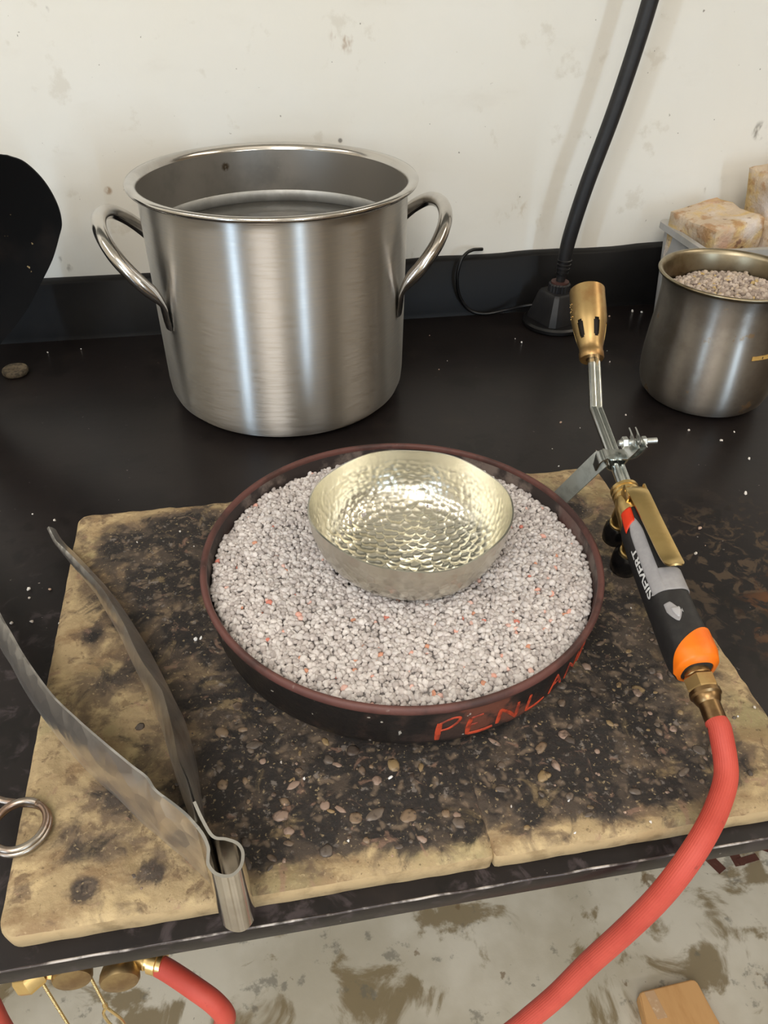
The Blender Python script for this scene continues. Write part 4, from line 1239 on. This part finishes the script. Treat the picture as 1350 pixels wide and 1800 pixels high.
# ------------------------------------------------------------------ steel tongs
def tongs():
    t = thing('steel_tongs', (-0.05, 0.22, BT), 'pair of hammered steel spring tongs lying open on the board', 'tongs')
    loop = [(-.0532, .235), (-.0491, .2245), (-.0438, .2143), (-.0375, .2118), (-.0326, .2091), (-.0302, .2058), (-.0295, .2019), (-.0307, .1966), (-.0343, .1933), (-.0385, .1932), (-.043, .1956), (-.0459, .2001), (-.0461, .2041), (-.046, .2087), (-.0482, .2151), (-.0513, .2205)]
    G = []
    for x, y in smooth_path([(a, b, 0) for a, b in loop], 5)[:, :2]:
        G.append([(x, y, z) for z in np.linspace(BT + 0.0008, 0.0715, 6)])
    obj('spring_loop', sheet(G, 0.0016), M_steel, t, angle=50)
    RB = A3([(-.1845, .5458, .024), (-.1737, .5202, .028), (-.156, .4909, .034), (-.126, .4364, .043), (-.1033, .386, .052), (-.0879, .3462, .057), (-.0757, .3189, .061), (-.0668, .2869, .065), (-.0619, .2639, .068), (-.0573, .2508, .07), (-.0532, .235, .0715)])
    RA = A3([(-.1867, .5504, .02), (-.1769, .5258, .022), (-.1606, .4957, .024), (-.1352, .4515, .028), (-.1126, .402, .032), (-.1028, .3762, .034), (-.0866, .3364, .036), (-.0764, .3058, .036), (-.0712, .2861, .034), (-.0664, .2697, .03), (-.0545, .235, .0188)])
    RC = A3([(-.1863, .5524, .0192), (-.1762, .5316, .0192), (-.1596, .5091, .0192), (-.1288, .4601, .0192), (-.107, .4188, .0192), (-.0887, .3801, .0192), (-.0771, .3515, .0192), (-.067, .3217, .0192), (-.0613, .2993, .0192), (-.059, .2821, .0192), (-.0525, .235, .0192)])
    RC[:, 2] = BT + 0.001
    ys = np.linspace(0.235, 0.5455, 60)
    def at(L, y):
        L = L[np.argsort(L[:, 1])]
        return A3([np.interp(y, L[:, 1], L[:, k]) for k in (0, 2)])
    g = np.random.default_rng(2)
    wob = smooth_path([(v, 0, 0) for v in g.uniform(-1, 1, 12)], 8)[:60, 0] * 0.0011
    G = []
    for i, y in enumerate(ys):
        a, b, c = at(RA, y), at(RB, y), at(RC, y)
        b = b + (wob[i] * min(1, i / 8), wob[i] * 0.8)
        row = []
        for k in np.linspace(0, 1, 5):
            q = a * (1 - k) + b * k
            row.append((q[0] - 0.0012 * math.sin(math.pi * k), y, q[1]))
        for k in np.linspace(0, 1, 7)[1:]:
            q = b * (1 - k) + c * k
            row.append((q[0] + 0.0030 * math.sin(math.pi * k) * min(1, i / 15), y, q[1]))
        G.append(row)
    obj('arm', sheet(G, 0.0015), M_tongs, t, angle=60)
    LB = A3([(-.0513, .2205, .0715), (-.057, .2283, .0715), (-.0652, .2371, .0715), (-.0734, .2457, .071), (-.0781, .2536, .071), (-.0868, .2628, .07), (-.1053, .2845, .067), (-.1224, .3054, .064), (-.1411, .3302, .06), (-.1641, .3678, .054), (-.1798, .3969, .05), (-.1915, .4186, .047), (-.2243, .4843, .036), (-.2482, .5348, .026)])
    LC = A3([(-.0513, .2205, .019), (-.058, .2285, .019), (-.0639, .2355, .019), (-.0713, .2431, .019), (-.0801, .2525, .019), (-.0906, .2634, .019), (-.1048, .2806, .019), (-.1215, .2989, .019), (-.1433, .3266, .019), (-.1664, .3611, .019), (-.1826, .3905, .019), (-.1998, .4205, .019), (-.2295, .4882, .019), (-.2525, .5431, .019)])
    LC[:, 2] = BT + 0.001
    lb, lc = smooth_path(LB, 5), smooth_path(LC, 5)
    G = []
    m = len(lb)
    wob = smooth_path([(v, 0, 0) for v in g.uniform(-1, 1, 16)], 6)[:m, 0] * 0.0011
    for i, (b, c) in enumerate(zip(lb, lc)):
        f = min(1, i / 14)
        row = []
        for k in np.linspace(0, 1, 10):
            q = b * (1 - k) + c * k
            q = q + A3((-0.80, -0.6, 0)) * 0.0042 * math.sin(math.pi * k ** 0.8) * f
            q[2] += wob[min(i, len(wob) - 1)] * (1 - k) * f
            row.append(q)
        G.append(row)
    obj('arm', sheet(G, 0.0015), M_tongs, t, angle=60)
tongs()

# ------------------------------------------------------------------ wire poker with a double ring end
def wire_ring():
    c = A3((-0.1580, 0.2695, 0))
    P = []
    for k in np.linspace(0, 1, 70):
        a = R(75 - 740 * k)
        rad = 0.0150 + 0.0006 * math.sin(6 * k)
        z = BT + 0.0026 + 0.0046 * k
        P.append((c[0] + rad * math.cos(a) - 0.0006 * k, c[1] + rad * 1.02 * math.sin(a), z))
    st = [(-0.245, 0.3120, 0.0195), (-0.21, 0.3035, 0.0200), (-0.185, 0.2945, 0.0203), (-0.168, 0.2880, BT + 0.0026)]
    Q = np.concatenate([smooth_path(st, 8)[:-1], np.array(P)])
    obj('wire_poker', tube(Q, 0.0021, 12), M_copper, origin=(-0.158, 0.2695, BT), label='coppery wire poker with a double ring end on the board corner', cat='poker', angle=60)
wire_ring()

# ------------------------------------------------------------------ black teardrop paddle at the left edge, and the little disc
def paddle():
    out = [(-0.2100, 0.2535), (-0.1960, 0.2470), (-0.1830, 0.2300), (-0.1760, 0.2085), (-0.1760, 0.1900), (-0.1820, 0.1760), (-0.1936, 0.1540), (-0.2110, 0.1300), (-0.2288, 0.1065), (-0.2480, 0.0860), (-0.2668, 0.0680), (-0.2930, 0.0380), (-0.3080, 0.0160), (-0.3190, 0.0025),
           (-0.3310, 0.0025), (-0.3370, 0.0250), (-0.3420, 0.0700), (-0.3420, 0.1200), (-0.3330, 0.1700), (-0.3150, 0.2100), (-0.2900, 0.2370), (-0.2600, 0.2520), (-0.2320, 0.2560)]
    P = smooth_path([(x, z, 0) for x, z in out + out[:1]], 6)[:-1, :2]
    c = A3((-0.262, 0.14))
    n = len(P)
    rings = [(0.0, 0.010), (0.4, 0.0085), (0.75, 0.0045), (0.93, 0.001), (1.0, 0.0)]
    V = []
    for side in (1, -1):
        for f, d in rings:
            for p in P:
                q = c + (p - c) * f
                y = 0.82 + d + (-0.0016 if side > 0 else 0.0016)
                V.append((q[0], y, q[1]))
    F = []
    for s in (0, 1):
        b = s * len(rings) * n
        for i in range(len(rings) - 1):
            for j in range(n):
                F.append((b + i * n + j, b + i * n + (j + 1) % n, b + (i + 1) * n + (j + 1) % n, b + (i + 1) * n + j))
    a, b = (len(rings) - 1) * n, (2 * len(rings) - 1) * n
    F += [(a + j, a + (j + 1) % n, b + (j + 1) % n, b + j) for j in range(n)]
    t = thing('black_paddle', (-0.325, 0.82, 0), 'black paint-speckled teardrop-shaped metal paddle standing at the left edge', 'paddle')
    obj('blade', (np.array(V), F), M_paddle, t, angle=50)
    obj('foot', box((-0.325, 0.82, 0.004), (0.05, 0.05, 0.008), 0.002), M_paddle, t)
paddle()
obj('small_disc', lathe([(0, 0.0006), (0.0132, 0.0004), (0.0146, 0.002), (0.0148, 0.0055), (0.0138, 0.0072), (0.0050, 0.0070), (0.0030, 0.0055), (0, 0.0055)], 36, (-0.2815, 0.886, 0)), M_stone,
    origin=(-0.2815, 0.886, 0), label='small grimy round disc lying on the bench near the backsplash', cat='disc', angle=40)

# ------------------------------------------------------------------ gas valves, chains and hose under the bench edge
def valve(x, y, z, label, sc_=1.0):
    t = thing('gas_valve', (x, y, z), label, 'valve')
    ax = A3((0.06, -0.97, 0.06))
    f = frame(ax)
    obj('knob', lathe([(0, -0.007), (0.0070 * sc_, -0.007), (0.0108 * sc_, -0.0052), (0.0122 * sc_, -0.001), (0.0124 * sc_, 0.0025), (0.0114 * sc_, 0.0046), (0.006 * sc_, 0.0060), (0, 0.0063)], 40, (x, y, z), f), M_brassdull, t, angle=40)
    obj('stem', lathe([(0, -0.030), (0.0060, -0.030), (0.0060, -0.020), (0.0048, -0.019), (0.0048, -0.005), (0, -0.005)], 24, (x, y, z), f), M_brassdk, t, angle=40)
    b = A3((x, y, z)) - f[:, 2] * 0.040
    obj('body', join(lathe([(0, -0.014), (0.0085, -0.014), (0.0085, 0.014), (0, 0.014)], 6, b, f), tube(np.linspace(b, (b[0], b[1] + 0.01, -0.0152), 4), 0.006, 16)), M_brassold, t, angle=30)
valve(-0.1225, 0.2322, -0.1, 'right-hand round brass valve knob under the bench edge')
valve(-0.1520, 0.2385, -0.1, 'middle round brass valve knob mostly hidden by the bench edge')

def hex_fitting():
    t = thing('hex_fitting', (-0.176, 0.242, -0.1), 'leftmost brass hex fitting under the bench edge', 'fitting')
    f = frame((0.35, -0.45, -0.82))
    c = (-0.1765, 0.2395, -0.0985)
    obj('hex_nut', lathe([(0.0050, -0.006), (0.0098, -0.006), (0.0106, -0.004), (0.0106, 0.003), (0.0096, 0.0048), (0.0050, 0.0048)], 6, c, f, close=True), M_brass, t, angle=20)
    obj('outlet', lathe([(0, -0.03), (0.0050, -0.03), (0.0050, 0.003), (0.0036, 0.0038), (0.0036, -0.002), (0, -0.002)], 24, c, f), M_brassold, t, angle=30)
    obj('pipe', tube(np.linspace(A3(c) - f[:, 2] * 0.026, (-0.186, 0.262, -0.0152), 4), 0.0075, 18), M_brassold, t, angle=40)
hex_fitting()
obj('mounting_tab', box((-0.1655, 0.2425, -0.0975), (0.014, 0.012, 0.004), 0.0008, rotm(20, 10, -10)), M_brassold, None, origin=(-0.1655, 0.2425, -0.0975),
    label='small flat brass tab between hex fitting and valve knobs', cat='bracket')

def chain(x, y, z0, z1, label, tail=False):
    t = thing('ball_chain', (x, y, z1), label, 'chain', 'brass ball chains')
    zs = np.arange(z0, z1, -0.00205)
    V, F, k = scatter(np.stack([np.full(len(zs), x), np.full(len(zs), y), zs], 1), np.full(len(zs), 0.00115), flat=1.0, jit=0.0, base=(ICO2_V, ICO2_F), aniso=0.0)
    obj('beads', (V, F), M_chain, t, angle=180)
    obj('core_wire', tube(np.linspace((x, y, z0 + 0.035), (x, y, z1), 4), 0.0004, 6), M_chain, t)
    if tail:
        obj('connector', tube(np.linspace((x, y, z1 + 0.001), (x, y, z1 - 0.007), 4), [0.001, 0.0019, 0.0019, 0.001], 12), M_chain, t)
        for s in (-1, 1):
            P = smooth_path([(x, y, z1 - 0.006), (x + s * 0.003, y - 0.001, z1 - 0.013), (x + s * 0.0045 + 0.002, y - 0.001, z1 - 0.03), (x + s * 0.002 + 0.004, y, z1 - 0.06)], 6)
            obj('pull_loop', tube(P, 0.0011, 8), M_chain, t)
chain(-0.1700, 0.2362, -0.0960, -0.30, 'left brass ball chain hanging beside the hex fitting')
chain(-0.1447, 0.2410, -0.0950, -0.158, 'right brass ball chain ending in a connector and pull loop', True)

def hose_branch():
    P = smooth_path([(-0.1000, 0.2350, -0.1000), (-0.0905, 0.2283, -0.1003), (-0.0767, 0.2175, -0.1010), (-0.0650, 0.2090, -0.1060), (-0.0597, 0.2056, -0.1200), (-0.0628, 0.2080, -0.1400), (-0.0740, 0.2130, -0.20), (-0.09, 0.22, -0.30)], 10)
    t = thing('gas_hose', (-0.1, 0.235, -0.1), 'short red gas hose clamped to a brass tail under the bench edge', 'hose')
    obj('hose', tube(P, 0.0066, 32), M_hose, t, angle=60)
    f = frame((-0.0905 + 0.1155, 0.2283 - 0.2385, -0.0005))
    obj('hose_tail', lathe([(0, -0.004), (0.0058, -0.004), (0.0062, 0.004), (0.0068, 0.0095), (0.0064, 0.010), (0.0064, 0.012), (0.0078, 0.0122), (0.0080, 0.0175), (0.0072, 0.018), (0.0074, 0.0210), (0, 0.021)], 28, (-0.1150, 0.2420, -0.0985), f), M_brass, t, angle=30)
    obj('tail_pipe', tube(np.linspace((-0.1165, 0.2425, -0.0985), (-0.128, 0.256, -0.0152), 4), 0.0055, 16), M_brassold, t, angle=40)
hose_branch()
obj('gas_hose', tube(smooth_path([(-0.216, 0.26, -0.0160), (-0.215, 0.252, -0.08), (-0.210, 0.241, -0.125), (-0.2095, 0.236, -0.17), (-0.21, 0.235, -0.30)], 8), 0.0066, 28), M_hose, origin=(-0.2, 0.24, -0.1),
    label='dark red hose barely showing at the lower left corner', cat='hose', angle=60)

# ------------------------------------------------------------------ wood block on the floor
def block():
    t = thing('wood_block', (0.525, 0.350, FZ), 'tan wood block with clear tape on its corner on the floor', 'block')
    poly = [(0.4787, 0.4030), (0.4830, 0.4060), (0.5690, 0.4090), (0.5745, 0.4050), (0.5790, 0.3470), (0.5830, 0.270), (0.4620, 0.270), (0.4690, 0.345)]
    V, F = prism(poly, FZ + 0.0005, FZ + 0.024)
    bm = bmesh.new()
    vs_ = [bm.verts.new(v) for v in V]
    for f in F:
        bm.faces.new([vs_[i] for i in f])
    bmesh.ops.bevel(bm, geom=list(bm.edges), offset=0.0018, segments=2, affect='EDGES')
    bm.verts.index_update()
    b = obj('body', (np.array([v.co[:] for v in bm.verts]), [tuple(v.index for v in f.verts) for f in bm.faces]), M_wood, t)
    bm.free()
    G = [[(x + 0.004 * y, 0.4045 - 0.038 * y, FZ + 0.0243) for y in np.linspace(0, 1, 4)] for x in np.linspace(0.487, 0.503, 4)]
    obj('tape', sheet(G, 0.0004), M_tape, t)
block()

# ------------------------------------------------------------------ loose crumbs
CB = [(.431, .806), (.487, .938), (.34, .876), (.319, .677), (.45, .640), (.526, .950), (.537, .944), (-.198, .495), (-.196, .485), (-.181, .492), (-.189, .457), (-.168, .452), (-.204, .458), (-.192, .585), (-.213, .598), (-.254, .938), (-.215, .942), (.401, .816), (.336, .663), (.371, .458), (.357, .449), (.448, .524), (.484, .578), (.474, .615), (.497, .629), (.378, .481)]
CT = [(-.059, .404), (-.063, .403), (-.052, .344), (-.078, .532), (-.066, .51), (-.009, .261), (.048, .219), (.123, .237), (.158, .235), (.2, .214), (.188, .222), (.154, .215), (.291, .275), (.306, .28), (.264, .382), (-.113, .523), (-.079, .256), (.025, .232), (.056, .268), (.004, .276), (-.009, .290)]
def crumbs(name, pts, z, sizes, label, seed):
    g = np.random.default_rng(seed)
    n = len(pts)
    P = np.array([(x, y, z) for x, y in pts])
    sz = g.uniform(*sizes, n)
    P[:, 2] += sz * 0.6
    V, F, k = scatter(P, sz, flat=0.8, jit=0.2, seed=seed)
    pal = np.array([s2l(*c) for c in ((226, 220, 212), (210, 200, 190), (190, 160, 140), (235, 232, 228))])
    col = np.concatenate([pal[g.integers(0, 4, n)], np.ones((n, 1))], 1)
    obj(name, (V, F), M_grain, origin=(pts[0][0], pts[0][1], z), angle=0, attrs={'tint': ('FLOAT_COLOR', np.repeat(col, k, 0))}, label=label, cat='crumbs', kind='stuff')
g = np.random.default_rng(55)
extra = [(x, y) for x, y in zip(g.uniform(0.2, 0.6, 46), g.uniform(0.58, 0.93, 46)) if (x - QX) ** 2 + (y - QY) ** 2 > 0.076 ** 2 and (x - PX) ** 2 + (y - PY) ** 2 > 0.145 ** 2 and (x - 0.402) ** 2 + (y - 0.927) ** 2 > 0.045 ** 2][:14]
crumbs('pumice_crumbs', CB, 0.0, (0.0008, 0.0018), 'white pumice crumbs scattered over the black bench top', 61)
crumbs('pumice_crumbs', extra, 0.0, (0.0005, 0.0010), 'tiny dust specks on the bench around the gooseneck pedestal', 62)
crumbs('pumice_crumbs', CT, BT + 0.0002, (0.0006, 0.0015), 'white pumice crumbs scattered over the scorched boards', 63)
